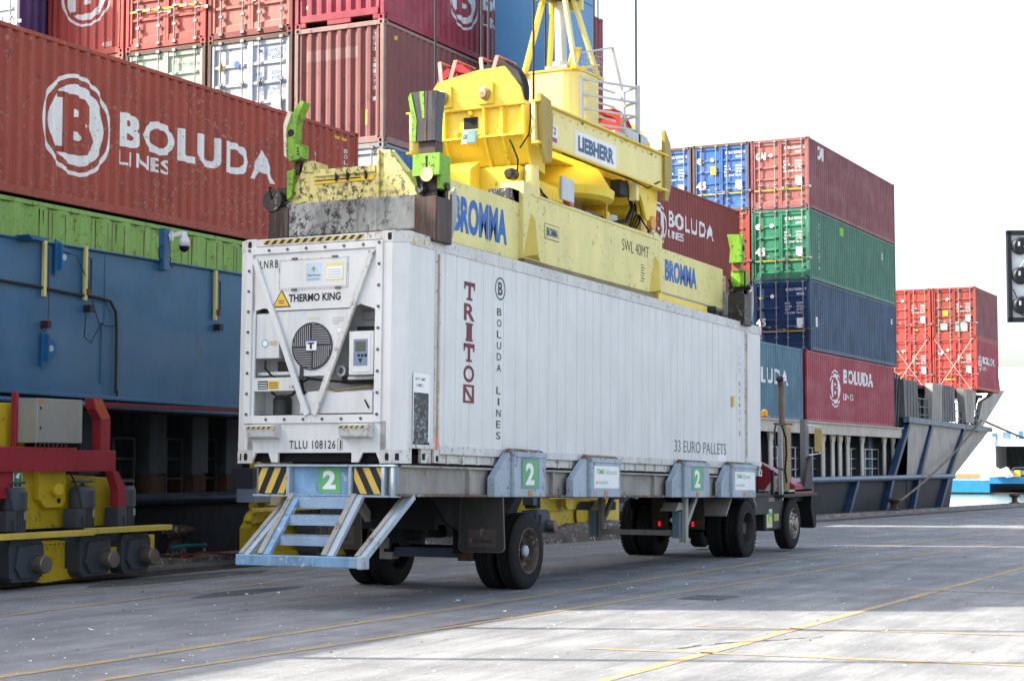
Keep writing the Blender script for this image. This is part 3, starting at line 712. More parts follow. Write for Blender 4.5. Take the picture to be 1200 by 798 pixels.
container((49, yc(1), T[3]), L45, 'blue container with 45 on its doors, just left of the faded maroon one', C_BL, frameM=C_KN, endmarks=door_text(None, '45', 'BOLU 507004 8').disc(.32,2.2,.13,WHITEP).rect(.78,1.6,1.05,1.95,YELM))
container((49, yc(1), T[2]), L45, 'red doored container showing as a strip just left of the teal green one', C_RD)
container((49, yc(1), T[1]), L45, 'navy container of the inner row behind the far end of the spreader', C_NB, detail=False)
container((49, yc(1), T[0]), L45, 'brown container on the deck of the inner row of the tall right-hand stack', C_MV, detail=False)
container((49, yc(2), T[3]-.02), L45, 'blue doored container furthest left in the top tier of the right-hand stack', C_BL, frameM=C_KN, endmarks=door_text(None, None, 'BOLU 507000 6').rect(.9,1.5,1.15,1.75,YELM))
container((49, yc(2), T[2]), L45, 'dark red container of the third row hidden behind the brown lettered one', C_BB, detail=False)
# bow bay
def bow_text(w=None): return door_text(w, None, None, cols=True, arrow=False)
container((79.4, 9.33, 8.62), L20, 'faded rust-red container with a grey patched door, upper one at the bow on the right', C_MA, doorM=C_RR, frameM=C_RR, endmarks=bow_text().rect(.6,1.3,.9,1.6,YELM).rect(.45,.5,.85,.9,mat('grey_patch_paint',(.42,.38,.34),.6,rust=.3)).rect(1.3,.4,1.95,.95,mat('grey_patch_paint',(.42,.38,.34),.6)))
q = Flat2D(); emblem(q, .95, 1.5, .45, C_CR); q.text('BOLUDA', 1.75, 1.5, .42, WHITEP, w=3.3, bold=.03); q.text('LINES', 1.75, 1.15, .2, WHITEP, w=.9)
container((79.4, 9.33, 5.78), L20, 'red container with white lettering on its side, lower one at the bow', C_CR, doorM=C_RD, frameM=C_RD, marks=q, endmarks=bow_text().disc(.45,2.1,.15,WHITEP).rect(.7,.55,1.2,.62,YELM))
container((79.4, 11.84, 8.62), L20, 'red doored container in the upper tier at the bow, left of the rust-red one', C_RD, endmarks=bow_text().rect(1.5,.5,1.7,.6,YELM))
container((79.4, 11.84, 5.78), L20, 'red doored container of the lower bow tier, left of the one lettered on its side', C_RD, endmarks=bow_text().rect(.5,.9,.7,1.0,YELM))
container((79.4, 14.35, 5.78), L20, 'red container of the third row at the bow behind the tall stack', C_RD, detail=False)
def lashing(y0, y1, z0, z1, x=79.15):
    LR = mat('lashing_rod_steel', (.55,.45,.40), .5); g = MB(); g.tube([(x,y0,z0),(x,y1,z1)], .018, LR, 5); g.tube([(x,y1,z0),(x,y0,z1)], .018, LR, 5)
    return g
tag(lashing(9.5, 11.6, 5.6, 8.6).build('lashing_rods'), 'pale lashing rods crossed over the rightmost lower red doors at the bow', 'lashing rods', 'lashing rods at the bow')
tag(lashing(12.0, 14.1, 5.6, 8.6).build('lashing_rods'), 'pale lashing rods crossed over the lower red doors left of the rightmost at the bow', 'lashing rods', 'lashing rods at the bow')
g = MB(); g.tube([(48.8,11.9,9.0),(48.8,11.25,5.4)], .022, RUSTB, 5); tag(g.build('lashing_rod'), 'thin rusty lashing rod slanting across the navy doors marked 45', 'lashing rod')

# ------------------------------------------------------------------ far ferry
FW = mat('ferry_white', (.78,.79,.80), .5, var=.03); FBL = mat('ferry_blue', (.02,.18,.42), .45, var=.1); FOR = mat('ferry_orange', (.75,.22,.10), .5)
FDK = mat('ferry_car_deck_dark', (.10,.11,.12), .7, var=.3)
fy = thing('ferry', 'white and blue ferry with open stern door berthed far off behind the bow', 'ferry')
g = MB(); X0 = 262
g.box(X0, X0+90, 45, 56, -1.05, 5.0, FW); g.box(X0, X0+90, 18, 45, 4.35, 5.4, FW); g.box(X0+14, X0+90, 18, 45, -1, 4.35, FDK); g.box(X0+14, X0+90, 18, 56, 5, 12, FW); g.box(X0+24, X0+80, 22, 54, 12, 18, FW); g.box(X0, X0+14, 18, 45, -1.0, -.45, FDK)
g.prism([(56,-1.05),(62,-1.05),(58.5,5),(56,5)], 'x', X0+2, X0+90, FW); g.build('hull', fy)
g = MB(); g.box(X0-.3, X0+90, 45, 64, -2.9, -1.05, FBL); g.box(X0-.5, X0+14, 20, 45, -1.5, -.45, FBL); g.build('blue_band', fy)
g = MB(); g.box(X0, X0+90, 18, 64, -3.6, -2.9, mat('ferry_waterline', (.06,.035,.04), .6)); g.build('waterline', fy)
g = MB(); g.box(X0-.32, X0+2, 45, 60, -.62, .05, FOR); g.build('orange_stripe', fy)
g = MB(); g.box(X0-.4, X0+.4, 44, 46.3, -1.05, 5.8, mat('ferry_post_grey', (.62,.65,.70), .5)); g.build('stern_post', fy)
rr = random.Random(5)
for k in range(26):
    y = 44-k; g = MB(); h = rr.uniform(.5,1.4); g.box(X0+1, X0+2, y, y+rr.uniform(.3,.9), 5.4, 5.4+h, mat('ferry_clutter_%d' % (k%4), ((.05,.15,.32),(.5,.52,.55),(.1,.2,.35),(.25,.27,.3))[k%4], .6)); g.build('deck_fitting', fy)
for y in (43.4, 40.2, 37): g = MB(); g.box(X0-.6, X0+.2, y, y+.9, -.45, .6, YELM); g.build('yellow_marker', fy)
g = MB(); g.bar((X0-.5,45,1.2),(X0-3.5,41.3,-.3), .7, .5, FW); g.prism([(44.2,-.4),(41,-.4),(42,1.1),(42.6,.9)], 'x', X0-2, X0-.7, FW); g.build('stern_ramp', fy)
g = MB(); g.tube([(X0+20,38,12),(X0+20,38,27)], .35, mat('ferry_mast_grey', (.55,.6,.66), .5), 6)
for z in range(13, 22, 2): g.box(X0+19.4, X0+20.2, 37.4, 38.6, z, z+.5, mat('ferry_mast_grey', (.55,.6,.66), .5))
g.build('mast', fy)
cr = thing('parked_car', 'white estate car parked in the open stern of the far ferry', 'car', (X0+5, 41.5, -.45))
CARW = mat('car_white', (.75,.76,.78), .3); GLS = mat('car_glass', (.03,.04,.05), .1)
g = MB(); g.prism([(-2.2,.25),(2.2,.25),(2.25,.75),(1.3,.92),(-2.2,.95)], 'x', -.9, .9, CARW); g.prism([(-2.1,.93),(1.15,.9),(.5,1.48),(-1.9,1.5)], 'x', -.8, .8, CARW); g.build('body', cr)
g = MB(); g.prism([(-2.0,.98),(.95,.96),(.42,1.40),(-1.8,1.42)], 'x', -.82, .82, GLS); g.build('window', cr)
for y in (-1.4, 1.4):
    g = MB(); g.lathe((-.92,y,.32), (1,0,0), [(0,.1),(0,.32),(.2,.32),(.2,.1)], RUBBER, 14); g.build('wheel', cr)
# distant lamp mast
lm = MB(); lm.tube([(240,22,-1),(240,22,21)], [.35,.18], mat('mast_grey_pale', (.5,.53,.57), .5), 6); lm.box(238,242,19,25,20.7,21, mat('mast_grey_pale', (.5,.53,.57), .5))
for k in range(5): lm.box(239,241,19.2+k*1.3,19.9+k*1.3,20.2,20.7, mat('mast_grey_pale', (.5,.53,.57), .5))
tag(lm.build('light_mast'), 'tall pale floodlight mast far away above the ferry at the right', 'light mast')
tag(MB().box(230,330,-60,8.9,-4,-1.0,CONC).build('far_pier'), kind='structure')
# ------------------------------------------------------------------ the white refrigerated container
TAU = 0.0183
RW = mat('reefer_white', (.66,.665,.65), .42, var=.05, streak=.38, stc=(.50,.46,.40), rust=.0)
RWD = mat('reefer_white_dirty', (.60,.595,.57), .5, var=.10, streak=.55, stc=(.34,.25,.17), rust=.35, rustc=(.28,.13,.06), chips=.35, chipc=(.15,.13,.12))
RRU = mat('reefer_rust_run', (.36,.25,.17), .7, var=.3, streak=.6, stc=(.62,.60,.57), rust=.7, rustc=(.12,.06,.035))
RIN = mat('reefer_machinery_white', (.64,.65,.64), .5, var=.08, streak=.3, stc=(.35,.3,.25))
RGR = mat('machinery_dark_grey', (.05,.052,.055), .5, var=.3)
BOLT = mat('bolt_grey', (.12,.12,.125), .5, .5)
rf = thing('refrigerated_container', 'big white refrigerated container with a cooling unit in its end, carried on the trailer', 'container', (0,0,1.741), (0,TAU,0))
Lr, Wr, Hr = 13.716, 2.5, 2.86
CX, CY = .1265, .1756
# side walls: faint grooves; 45-foot overhang panels beyond the 40-foot posts
gro = [(CX,0)]
x = 1.05
while x < 12.72:
    wv = .30 if int(x*7) % 3 else .38
    gro += [(x,0),(x+.010,.012),(x+.022,.012),(x+.032,0)]; x += wv
gro += [(Lr-.05,0)]
for side in (0, 1):
    g = MB(); v = []; fc = []; y0 = .012 if side == 0 else Wr-.012; sg = 1 if side == 0 else -1
    for a, d in gro: v += [(a, y0+sg*d, .2), (a, y0+sg*d, 2.72)]
    for i in range(len(gro)-1): fc.append((2*i,2*i+2,2*i+3,2*i+1) if side == 0 else (2*i+1,2*i+3,2*i+2,2*i))
    g.add(v, fc, RW); g.build('side_wall', rf)
for y0, y1 in ((0,.03), (Wr-.03,Wr)):
    g = MB(); g.box(CX, Lr, y0, y1, 2.70, Hr, RWD); g.build('top_rail', rf, .006)
    g = MB(); g.box(.95, Lr-.95, y0-.006 if y0 == 0 else y0, y1 if y0 == 0 else y1+.006, .13, .24, RWD); g.build('bottom_rail', rf, .006)
g = MB(); g.box(CX, Lr-.02, .03, Wr-.03, Hr-.03, Hr-.01, RWD); g.build('roof', rf)
g = MB(); g.box(.7, Lr-.1, .16, Wr-.16, .13, .16, RGR)
x = 1.2
while x < 12.6: g.box(x, x+.05, .03, Wr-.03, .012, .13, RWD); x += .42
g.box(.94, 12.78, .05, .09, .02, .13, RWD); g.box(.94, 12.78, Wr-.09, Wr-.05, .02, .13, RWD)
g.build('underframe', rf)
# posts
for xx in (.80, 12.78):
    for y0, y1 in ((-.004,.03), (Wr-.03,Wr+.004)):
        g = MB(); g.box(xx, xx+.13, y0, y1, .02, Hr+.003, RWD); g.box(xx+.03, xx+.09, (y0-.003 if y0 < 1 else y0), (y1 if y0 < 1 else y1+.003), .35, 2.66, RRU if y0 < 1 else RWD)
        g.build('post', rf)
for side in (0, 1):
    for x0, x1 in ((CX,.80), (12.91,Lr)):
        g = MB(); yy = 0 if side == 0 else Wr-.10
        g.box(x0, x1, yy-.002 if side == 0 else yy, yy+.10 if side == 0 else yy+.102, .19, .27, RWD)
        g.box(x0+.40 if x0 < 1 else x0+.1, x1-.02 if x0 < 1 else x1-.3, yy+.03, yy+.07, .012, .19, RWD)
        g.prism([(x0+.02,.19),(x0+.16,.19),(x0+.02,.02)], 'y', yy+.02, yy+.05, RWD); g.build('end_bracket', rf)
# bevelled corner posts and castings at the near end
for s in (0, 1):
    Yf = lambda y: y if s == 0 else Wr-y
    g = MB(); pts = [(0,Yf(CY)),(CX,Yf(0)),(CX+.04,Yf(0)),(CX+.04,Yf(.06)),(.03,Yf(CY+.14)),(0,Yf(CY+.14))]
    g.prism(pts, 'z', .16, 2.72, RW); g.build('corner_post', rf, .004)
    for z0, z1 in ((0,.16), (2.72,Hr)):
        g = MB(); pts = [(-.004,Yf(CY-.006)),(CX,Yf(-.005)),(CX+.10,Yf(-.005)),(CX+.10,Yf(.16)),(-.004,Yf(CY+.14))]
        g.prism(pts, 'z', z0, z1+(.004 if z1 > 1 else 0), RWD)
        for cy_ in (CY+.035,):
            g.prism([(Yf(cy_)+dy, (z0+z1)/2+dz) for dy, dz in ((-.022,-.045),(.022,-.045),(.03,0),(.022,.045),(-.022,.045),(-.03,0))], 'x', -.0065, -.001, DARK)
        if z0 == 0:
            mx_, my_ = CX*.45, CY*.55; tx_, ty_ = CX, -CY
            c0 = Vector((CX*.42, Yf(CY*.58), .08)); d_ = Vector((CX, Yf(0)-Yf(CY), 0)).normalized(); nn = Vector((-abs(CY), -CX if s == 0 else CX, 0)).normalized()
            g.obox(c0+nn*.004, d_*.05, nn*.006, Vector((0,0,.085)), DARK)
        g.build('corner_casting', rf)
for y in (.0, Wr):
    g = MB(); g.box(Lr-.17, Lr+.004, y-.01 if y else -.006, y+.16 if not y else y+.006, 0, .12, RWD); g.box(Lr-.17, Lr+.004, (-.006 if not y else y-.16), (.16 if not y else y+.006), Hr-.12, Hr+.004, RWD)
    if not y: g.box(Lr-.11, Lr-.05, -.009, -.002, .03, .10, DARK); g.box(12.82,12.88,-.009,-.0035,.04,.11,DARK); g.box(.84,.90,-.009,-.0035,.04,.11,DARK); g.box(.33+.22,.33+.29,.026,.035,.05,.13,DARK)
    g.build('corner_casting', rf)
g = MB(); g.box(Lr-.05, Lr, .02, Wr-.02, .13, Hr-.02, RW); g.build('rear_door', rf)
# near end: frame, sill, top beam
g = MB(); g.box(0, .10, CY+.05, Wr-CY-.05, 2.76, Hr-.005, RWD); g.build('top_beam', rf, .006)
g = MB()
g.box(0, .06, CY+.05, Wr-CY-.05, .13, .52, RW)
g.prism([(1.80,.13),(1.95,.13),(1.90,.01),(1.80,.01)], 'x', .0, .04, RW); g.prism([(.56,.13),(.72,.13),(.72,.01),(.62,.01)], 'x', .0, .04, RW)
g.prism([(2.14,.13),(2.3,.13),(2.3,0),(2.20,0)], 'x', .0, .04, RW); g.prism([(.2,.13),(.37,.13),(.31,0),(.2,0)], 'x', .0, .04, RW)
g.box(.3, .34, .76, 1.78, .0, .13, RUSTB); g.box(.12, .16, .2, 2.3, .02, .13, DARK); g.build('end_sill', rf, .004)
g = MB()
for y0, y1, z0, z1 in ((.30,.40,.50,2.75), (2.23,2.33,.50,2.75), (.40,2.23,2.66,2.75), (.40,2.23,.50,.60)): g.box(-.022, 0.01, y0, y1, z0, z1, RW)
g.build('unit_frame', rf, .004)
for y, z in [(2.28,.62+.262*k) for k in range(9)]+[(.35,.60+.265*k) for k in range(9)]+[(.58+.28*k,2.705) for k in range(6)]+[(.58+.28*k,.55) for k in range(6)]:
    g = MB(); g.lathe((-.022,y,z), (-1,0,0), [(0,.021),(.012,.019),(.016,.001)], BOLT, 8); g.build('bolt', rf)
# recess behind the struts
g = MB(); g.box(.36, .39, .35, 2.28, .55, 2.0, RIN); g.box(.01, .56, .35, 2.28, .56, .59, RIN); g.box(.01,.56,2.25,2.28,.58,1.95,RIN); g.box(.01,.56,.33,.36,.58,1.95,RIN); g.build('recess', rf)
g = MB(); g.prism([(.40,2.67),(2.23,2.67),(2.23,1.93),(2.06,1.97),(1.88,1.93),(.74,1.93),(.62,1.97),(.40,1.90)], 'x', .0, .03, RW); g.build('upper_panel', rf)
g = MB()
for a, b in (((1.83,2.57),(.81,2.57)),((.81,2.57),(.81,2.19)),((.81,2.19),(1.83,2.19)),((1.83,2.19),(1.83,2.57))): g.bar((-.003,*a),(-.003,*b), .012, .008, RWD, up=(1,0,0))
g.box(-.008,0,.83,1.81,2.21,2.55,RW)
for y, z in ((1.6,2.58),(1.0,2.58),(1.6,2.185),(.95,2.185)): g.box(-.02, 0, y-.04, y+.04, z-.012, z+.012, BOLT)
g.build('access_hatch', rf)
g = MB(); g.prism([(1.90,1.92),(.72,1.92),(1.14,1.09),(1.56,1.09)], 'x', .015, .06, RIN); g.build('fan_panel', rf, .004)
fan = MB(); fan.lathe((.013,1.325,1.465), (-1,0,0), [(0,.30),(.012,.30),(.014,.285),(.004,.28),(.004,.001)], RGR, 36)
fo = fan.build('condenser_fan', rf)
g = MB(); GR = mat('fan_guard_grey', (.33,.34,.34), .5, .3)
for q in range(4):
    for k in range(9):
        t = -.26+.03*k if q in (0, 3) else -.26+.03*k
        for j in range(1):
            pass
def inside(y, z): return y*y+z*z < .275**2
for k in range(-9, 10):
    t = k*.03
    h = math.sqrt(max(0, .275**2-t*t))
    # two quadrants with upright slats, two with level slats
    if t > .0: g.box(-.004, 0, 1.325+t, 1.325+t+.012, 1.465, 1.465+h, GR); g.box(-.004, 0, 1.325, 1.325+h, 1.465-t-.012, 1.465-t, GR)
    if t < .0: g.box(-.004, 0, 1.325+t-.012, 1.325+t, 1.465-h, 1.465, GR); g.box(-.004, 0, 1.325-h, 1.325, 1.465-t, 1.465-t+.012, GR)
g.build('fan_guard', fo)
g = MB(); g.box(-.012, -.003, 1.25, 1.40, 1.40, 1.54, WHITEC); g.build('badge', fo)
g = MB()
g.bar((-.02,2.20,2.60),(-.02,1.36,.60), .075, .05, RW, up=(1,0,0)); g.build('strut', rf, .004)
g = MB(); g.bar((-.02,.44,2.64),(-.02,1.26,.60), .075, .05, RWD, up=(1,0,0)); g.build('strut', rf, .004)
g = MB(); g.box(.02, .10, 1.83, 2.18, 1.33, 1.90, RIN); g.build('junction_box', rf, .004)
g = MB(); g.box(-.01, .12, .42, .77, 1.09, 1.63, RIN); g.box(-.016, -.009, .46, .73, 1.12, 1.60, RW); g.build('control_box', rf, .006)
g = MB(); g.box(-.02, -.015, .50, .70, 1.20, 1.53, mat('controller_blue_grey', (.18,.24,.34), .5)); g.box(-.024, -.019, .53, .67, 1.38, 1.50, mat('lcd_dark_olive', (.07,.08,.065), .2)); 
for k in range(3): g.box(-.024,-.019, .62-k*.05-.015+.0, .62-k*.05+.02, 1.31, 1.345, BLACKM)
g.prism([(.57,1.29),(.63,1.29),(.60,1.23)], 'x', -.024, -.019, BLACKM); g.build('control_display', rf)
g = MB(); g.box(-.005, .10, 1.57, 2.20, .91, 1.08, RIN); g.build('nameplate_box', rf, .004)
g = MB(); g.box(.02, .06, .44, 1.50, .62, .88, RIN); g.box(.06, .10, .42,1.52,.88,.9, RIN); g.build('lower_panel', rf, .004)
g = MB(); g.box(.2,.5,1.62,2.22,.59,.62,RGR); g.lathe((.3,1.95,.62),(0,0,1),[(0,.001),(0,.12),(.2,.12),(.25,.08),(.26,.001)],RGR,14); g.build('compressor', rf)
g = MB(); g.box(.25,.5,1.6,1.75,1.1,1.3,RGR); g.box(.2,.5,.5,1.0,1.0,1.12,RGR); g.lathe((.18,.94,1.15),(-1,0,0),[(0,.001),(0,.07),(.1,.07),(.1,.04),(.02,.04),(.02,.001)],STEEL,14); g.build('fan_motor', rf)
g = MB(); g.box(.3,.35,.45,.85,1.65,1.72,RGR); g.box(.25,.3,.4,.75,1.8,1.9,mat('grey_coil',(.3,.3,.31),.5,.3))
g.box(.1,.5,1.55,2.2,1.12,1.16,RIN); g.box(.2,.45,1.70,1.78,1.18,1.33,STEEL); g.box(.25,.45,1.85,2.0,1.17,1.30,RGR); g.box(.1,.5,.4,.85,1.04,1.08,RIN)
g.build('pipework', rf)
g = MB(); g.tube([(.05,2.05,1.30),(.0,2.02,1.2),(.02,1.95,1.12),(.05,1.85,1.05)], .014, RUBBER, 6); g.tube([(.05,1.95,.9),(.0,1.8,.82),(.0,1.6,.86),(.03,1.5,1.0),(.05,1.4,1.06),(.08,1.0,1.02),(.1,.5,1.0)], .016, RUBBER, 6)
g.tube([(.08,1.15,.95),(.04,.98,.90),(.04,.7,.93),(.06,.5,.95)], .012, mat('ochre_hose',(.25,.17,.06),.6), 6); g.tube([(.02,1.5,1.05),(.01,1.46,.9),(.01,1.42,.87)], .03, RUBBER, 8); g.build('hoses', rf)
g = MB(); g.tube([(.02,.55,.78),(-.0,.48,.68)], .012, BLACKM, 5); g.box(.0,.02,1.45,1.5,1.05,1.25,RGR); g.build('latch', rf)
HZY = mat('hazard_yellow', (.62,.44,.10), .5, var=.12); HZB = mat('hazard_black', (.02,.02,.02), .5)
def hazard(name, parent, P0, U, V, w, h, n, slant, rev=False):
    """striped plate: P0 corner, U along, V up (unit vectors)"""
    P0 = Vector(P0); U = Vector(U); V = Vector(V); N = U.cross(V)
    g = MB(); quad = lambda a, b, z, M: None
    g.add([P0+N*0, P0+U*w, P0+U*w+V*h, P0+V*h], [(0,1,2,3)], HZY)
    per = w/n
    for i in range(-3, int(n)+4):
        a = i*per; poly = [(a,0),(a+per*.5,0),(a+per*.5+slant,h),(a+slant,h)]
        def clip(pl, lim, s_):
            o = []
            for k in range(len(pl)):
                p, q = pl[k], pl[(k+1)%len(pl)]; ip = s_*(p[0]-lim) >= 0; iq = s_*(q[0]-lim) >= 0
                if ip: o.append(p)
                if ip != iq: t = (lim-p[0])/(q[0]-p[0]); o.append((lim, p[1]+t*(q[1]-p[1])))
            return o
        poly = clip(poly, 0, 1)
        if len(poly) > 2: poly = clip(poly, w, -1)
        if len(poly) > 2:
            g.add([P0+U*p[0]+V*p[1]+N*.002 for p in poly], [tuple(range(len(poly)))], HZB)
    return g.build(name, parent)
hazard('hazard_strip', rf, (-.004,2.08,2.785), (0,-1,0), (0,0,1), 1.5, .05, 13, .05)
for ya in (2.20, .83):
    g = MB(); g.prism([(-.0,.49),(-.16,.47),(-.12,.33),(0,.30)], 'y', ya-.43, ya, RWD); so_ = g.build('step_bracket', rf, .004)
    hazard('hazard_strip', so_, (-.158,ya-.02 if ya > 1 else ya-.02,.428), (0,-1,0), (.17,0,.985), .38, .04, 5, .04)
NOTEY = mat('yellow_notice', (.72,.62,.25), .5)
q = Flat2D(); A = lambda y: 2.5-y
q.text('LNRB', A(2.13), 2.48, .10, BLACKM, w=.28, bold=.01, spacing=1.3)
q.text('THERMO KING', A(1.68), 2.03, .10, BLACKM, w=.77, bold=.03)
q.poly([(A(1.93),1.97),(A(1.65),1.97),(A(1.79),2.20)], BLACKM, .003); q.poly([(A(1.905),1.985),(A(1.675),1.985),(A(1.79),2.175)], YELM, .005)
q.rect(A(1.84),2.05,A(1.74),2.06,BLACKM,.007); q.rect(A(1.83),2.02,A(1.75),2.03,BLACKM,.007)
q.lay('lettering', rf, lambda a, b: (0, 2.5-a, b), (-1,0,0))
q = Flat2D(); q.text('TLLU 108126', A(1.63), .18, .105, BLACKM, w=.68, bold=.01, spacing=1.15); q.text('1', A(.885), .18, .105, BLACKM, w=.02); 
for r_ in ((A(.92),.165,A(.845),.17),(A(.92),.30,A(.845),.305),(A(.92),.165,A(.915),.305),(A(.85),.165,A(.845),.305)): q.rect(*r_, BLACKM)
q.lay('serial_number', rf, lambda a, b: (0, 2.5-a, b), (-1,0,0))
q = Flat2D(); q.rect(A(1.42),2.28,A(1.20),2.51,mat('sticker_pale_blue',(.50,.62,.72),.5),.010); q.poly([(A(1.38),2.40),(A(1.31),2.47),(A(1.24),2.40),(A(1.29),2.44),(A(1.31),2.39),(A(1.33),2.44)], mat('olive_mark',(.25,.28,.12),.5), .012); q.text('TRITON', A(1.41), 2.34, .028, BLACKM, w=.2, lift=.012); q.rect(A(1.40),2.30,A(1.22),2.315,GR,.012)
q.rect(A(1.13),2.28,A(.87),2.50,NOTEY,.010); q.rect(A(1.115),2.30,A(.885),2.455,WHITEC,.012)
for k in range(4): q.rect(A(1.10),2.32+k*.03,A(.90),2.327+k*.03,GR,.014)
q.lay('notices', rf, lambda a, b: (0, 2.5-a, b), (-1,0,0))
q = Flat2D()
for k, t_ in enumerate(('This unit is for','controlled air','transport')): q.text(t_, A(1.03), 1.80-k*.035, .02, GR, lift=.004)
q.rect(A(.97),1.62,A(.90),1.69,GR); q.rect(A(.965),1.625,A(.905),1.685,WHITEC,.005)
q.rect(A(1.40),1.80,A(1.22),1.83,mat('sticker_pale_green',(.55,.62,.40),.5)); 
q.lay('fan_notices', rf, lambda a, b: (.015, 2.5-a, b), (-1,0,0))
q = Flat2D(); q.text('T', A(1.38), 1.43, .08, BLACKM, w=.10, bold=.06, lift=.003); q.rect(A(1.40),1.525,A(1.25),1.54,mat('badge_blue',(.02,.15,.45),.4),.003); q.rect(A(1.40),1.40,A(1.25),1.41,BLACKM,.003)
q.lay('badge_mark', fo, lambda a, b: (-.012, 2.5-a, b), (-1,0,0))
q = Flat2D(); q.rect(A(2.12),.935,A(1.97),1.04,BLACKM,.003); q.rect(A(1.96),.935,A(1.80),1.04,YELM,.003); q.text('1 4', A(1.64), .94, .04, BLACKM); 
for k in range(3): q.rect(A(2.11),.95+k*.03,A(1.98),.96+k*.03,WHITEC,.005); q.rect(A(1.95),.95+k*.03,A(1.82),.96+k*.03,BLACKM,.005)
q.lay('nameplate', rf, lambda a, b: (-.005, 2.5-a, b), (-1,0,0))
q = Flat2D(); q.disc(A(2.04),1.52,.055,mat('sticker_teal',(.25,.50,.50),.5),.003); q.disc(A(2.04),1.52,.035,WHITEC,.005); q.rect(A(1.97),1.49,A(1.86),1.55,mat('sticker_tan',(.5,.42,.3),.5),.003); q.lay('round_sticker', rf, lambda a, b: (.02, 2.5-a, b), (-1,0,0))
# side lettering
MARO = mat('maroon_lettering', (.16,.035,.05), .6); GLET = mat('grey_lettering', (.16,.16,.165), .6); BLET = mat('dark_grey_lettering', (.05,.055,.06), .6)
q = Flat2D()
for i, ch in enumerate('TRITON'):
    ww = .30 if ch != 'I' else .15; x0 = 1.58; z0 = 2.26-i*.269
    q.text(ch, x0+(.30-ww)/2, z0-.10, .225, MARO, w=ww, bold=.02)
    if ch in 'TIN': # slab serifs
        for zz in ((z0+.11,) if ch == 'T' else (z0+.11, z0-.10)): q.rect(x0+(.0 if ch != 'I' else .05), zz, x0+(.30 if ch != 'I' else .25), zz+.03, MARO, .0045)
        if ch == 'T': q.rect(x0+.07, z0-.10, x0+.23, z0-.07, MARO, .0045); q.rect(x0,z0+.04,x0+.035,z0+.12,MARO,.0045); q.rect(x0+.265,z0+.04,x0+.30,z0+.12,MARO,.0045)
q.ring(2.62, 2.41, .155, .135, BLET); q.text('B', 2.555, 2.32, .18, BLET, w=.13, bold=.02)
q.stack('BOLUDA LINES', 2.53, 2.14, .10, .13, .152, BLET, bold=.005)
q.text('33 EURO PALLETS', 9.15, .36, .20, GLET, w=2.58, bold=-.005, spacing=1.05)
q.rect(11.3,.05+.2,11.7,.36+.0,WHITEC,.002)
q.lay('lettering', rf, lambda a, b: (a, .012, b), (0,-1,0))
q = Flat2D(); q.rect(.25,.24,.67,1.12,WHITEC,.002); q.rect(.27,.25,.64,.88,mat('dark_scratched_sheet',(.02,.022,.025),.35,chips=.9,chipc=(.25,.28,.32)),.004); q.text('45 FT  UNIT', .30, 1.03, .035, MARO, lift=.004); q.text('( HIRE )', .33, .94, .05, MARO, lift=.004)
q.lay('document_holder', rf, lambda a, b: (a, .0, b), (0,-1,0))
q = Flat2D(); q.rect(.815,.18,.90,.48,mat('orange_strip',(.62,.22,.12),.5),.002)
q.rect(12.0,1.25,12.12,1.45,YELM,.018)
q.lay('orange_tape', rf, lambda a, b: (a, -.004, b), (0,-1,0))
q = Flat2D()
for i, ch in enumerate('TLLU 108126 1'): q.text(ch, 12.45, 2.3-i*.13, .08, GLET, w=.05) if ch != ' ' else None
q.rect(.22,2.74,.32,2.80,NOTEY,.02); q.rect(.48,2.74,.56,2.80,NOTEY,.02)
q.lay('small_marks', rf, lambda a, b: (a, .012, b), (0,-1,0))
# ------------------------------------------------------------------ spreader clamped on the container (local frame: z=0 is the container's top)
SY = mat('spreader_pale_yellow', (.72,.64,.25), .45, var=.08, streak=.15, stc=(.42,.34,.12), chips=.04, chipc=(.12,.10,.06), rust=.08, rustc=(.30,.17,.05))
SYB = mat('spreader_battered_yellow', (.62,.53,.19), .5, var=.12, streak=.5, stc=(.20,.15,.08), rust=.2, chips=.95, chipc=(.035,.03,.028))
SCUF = mat('spreader_scuffed_steel', (.26,.265,.25), .5, .1, .4, streak=.75, stc=(.03,.027,.024), rust=.35, chips=.95, chipc=(.025,.023,.022))
BRN = mat('brown_worn_steel', (.055,.035,.028), .5, .4, .35, streak=.6, stc=(.17,.15,.14), rust=.5)
HY = mat('headblock_yellow', (.82,.60,.055), .40, var=.06, streak=.12, stc=(.50,.34,.05), rust=.06, rustc=(.30,.17,.05))
LIME = mat('flipper_lime_green', (.17,.37,.02), .5, var=.2, streak=.3, stc=(.06,.08,.03), chips=.55, chipc=(.06,.05,.04))
FLD = mat('flipper_dark_steel', (.055,.055,.06), .4, .4, .3, streak=.4, rust=.4, rustc=(.12,.05,.03))
BLUEL = mat('blue_lettering', (.01,.115,.42), .5, chips=.15, chipc=(.6,.5,.2))
RED = mat('sheave_red', (.42,.035,.035), .45, var=.12)
sp = thing('container_spreader', 'pale yellow telescopic spreader clamped on the white refrigerated container, green corner guides', 'spreader', (0,0,1.741+Hr), (0,TAU,0))
yn, yf = .30, 2.20
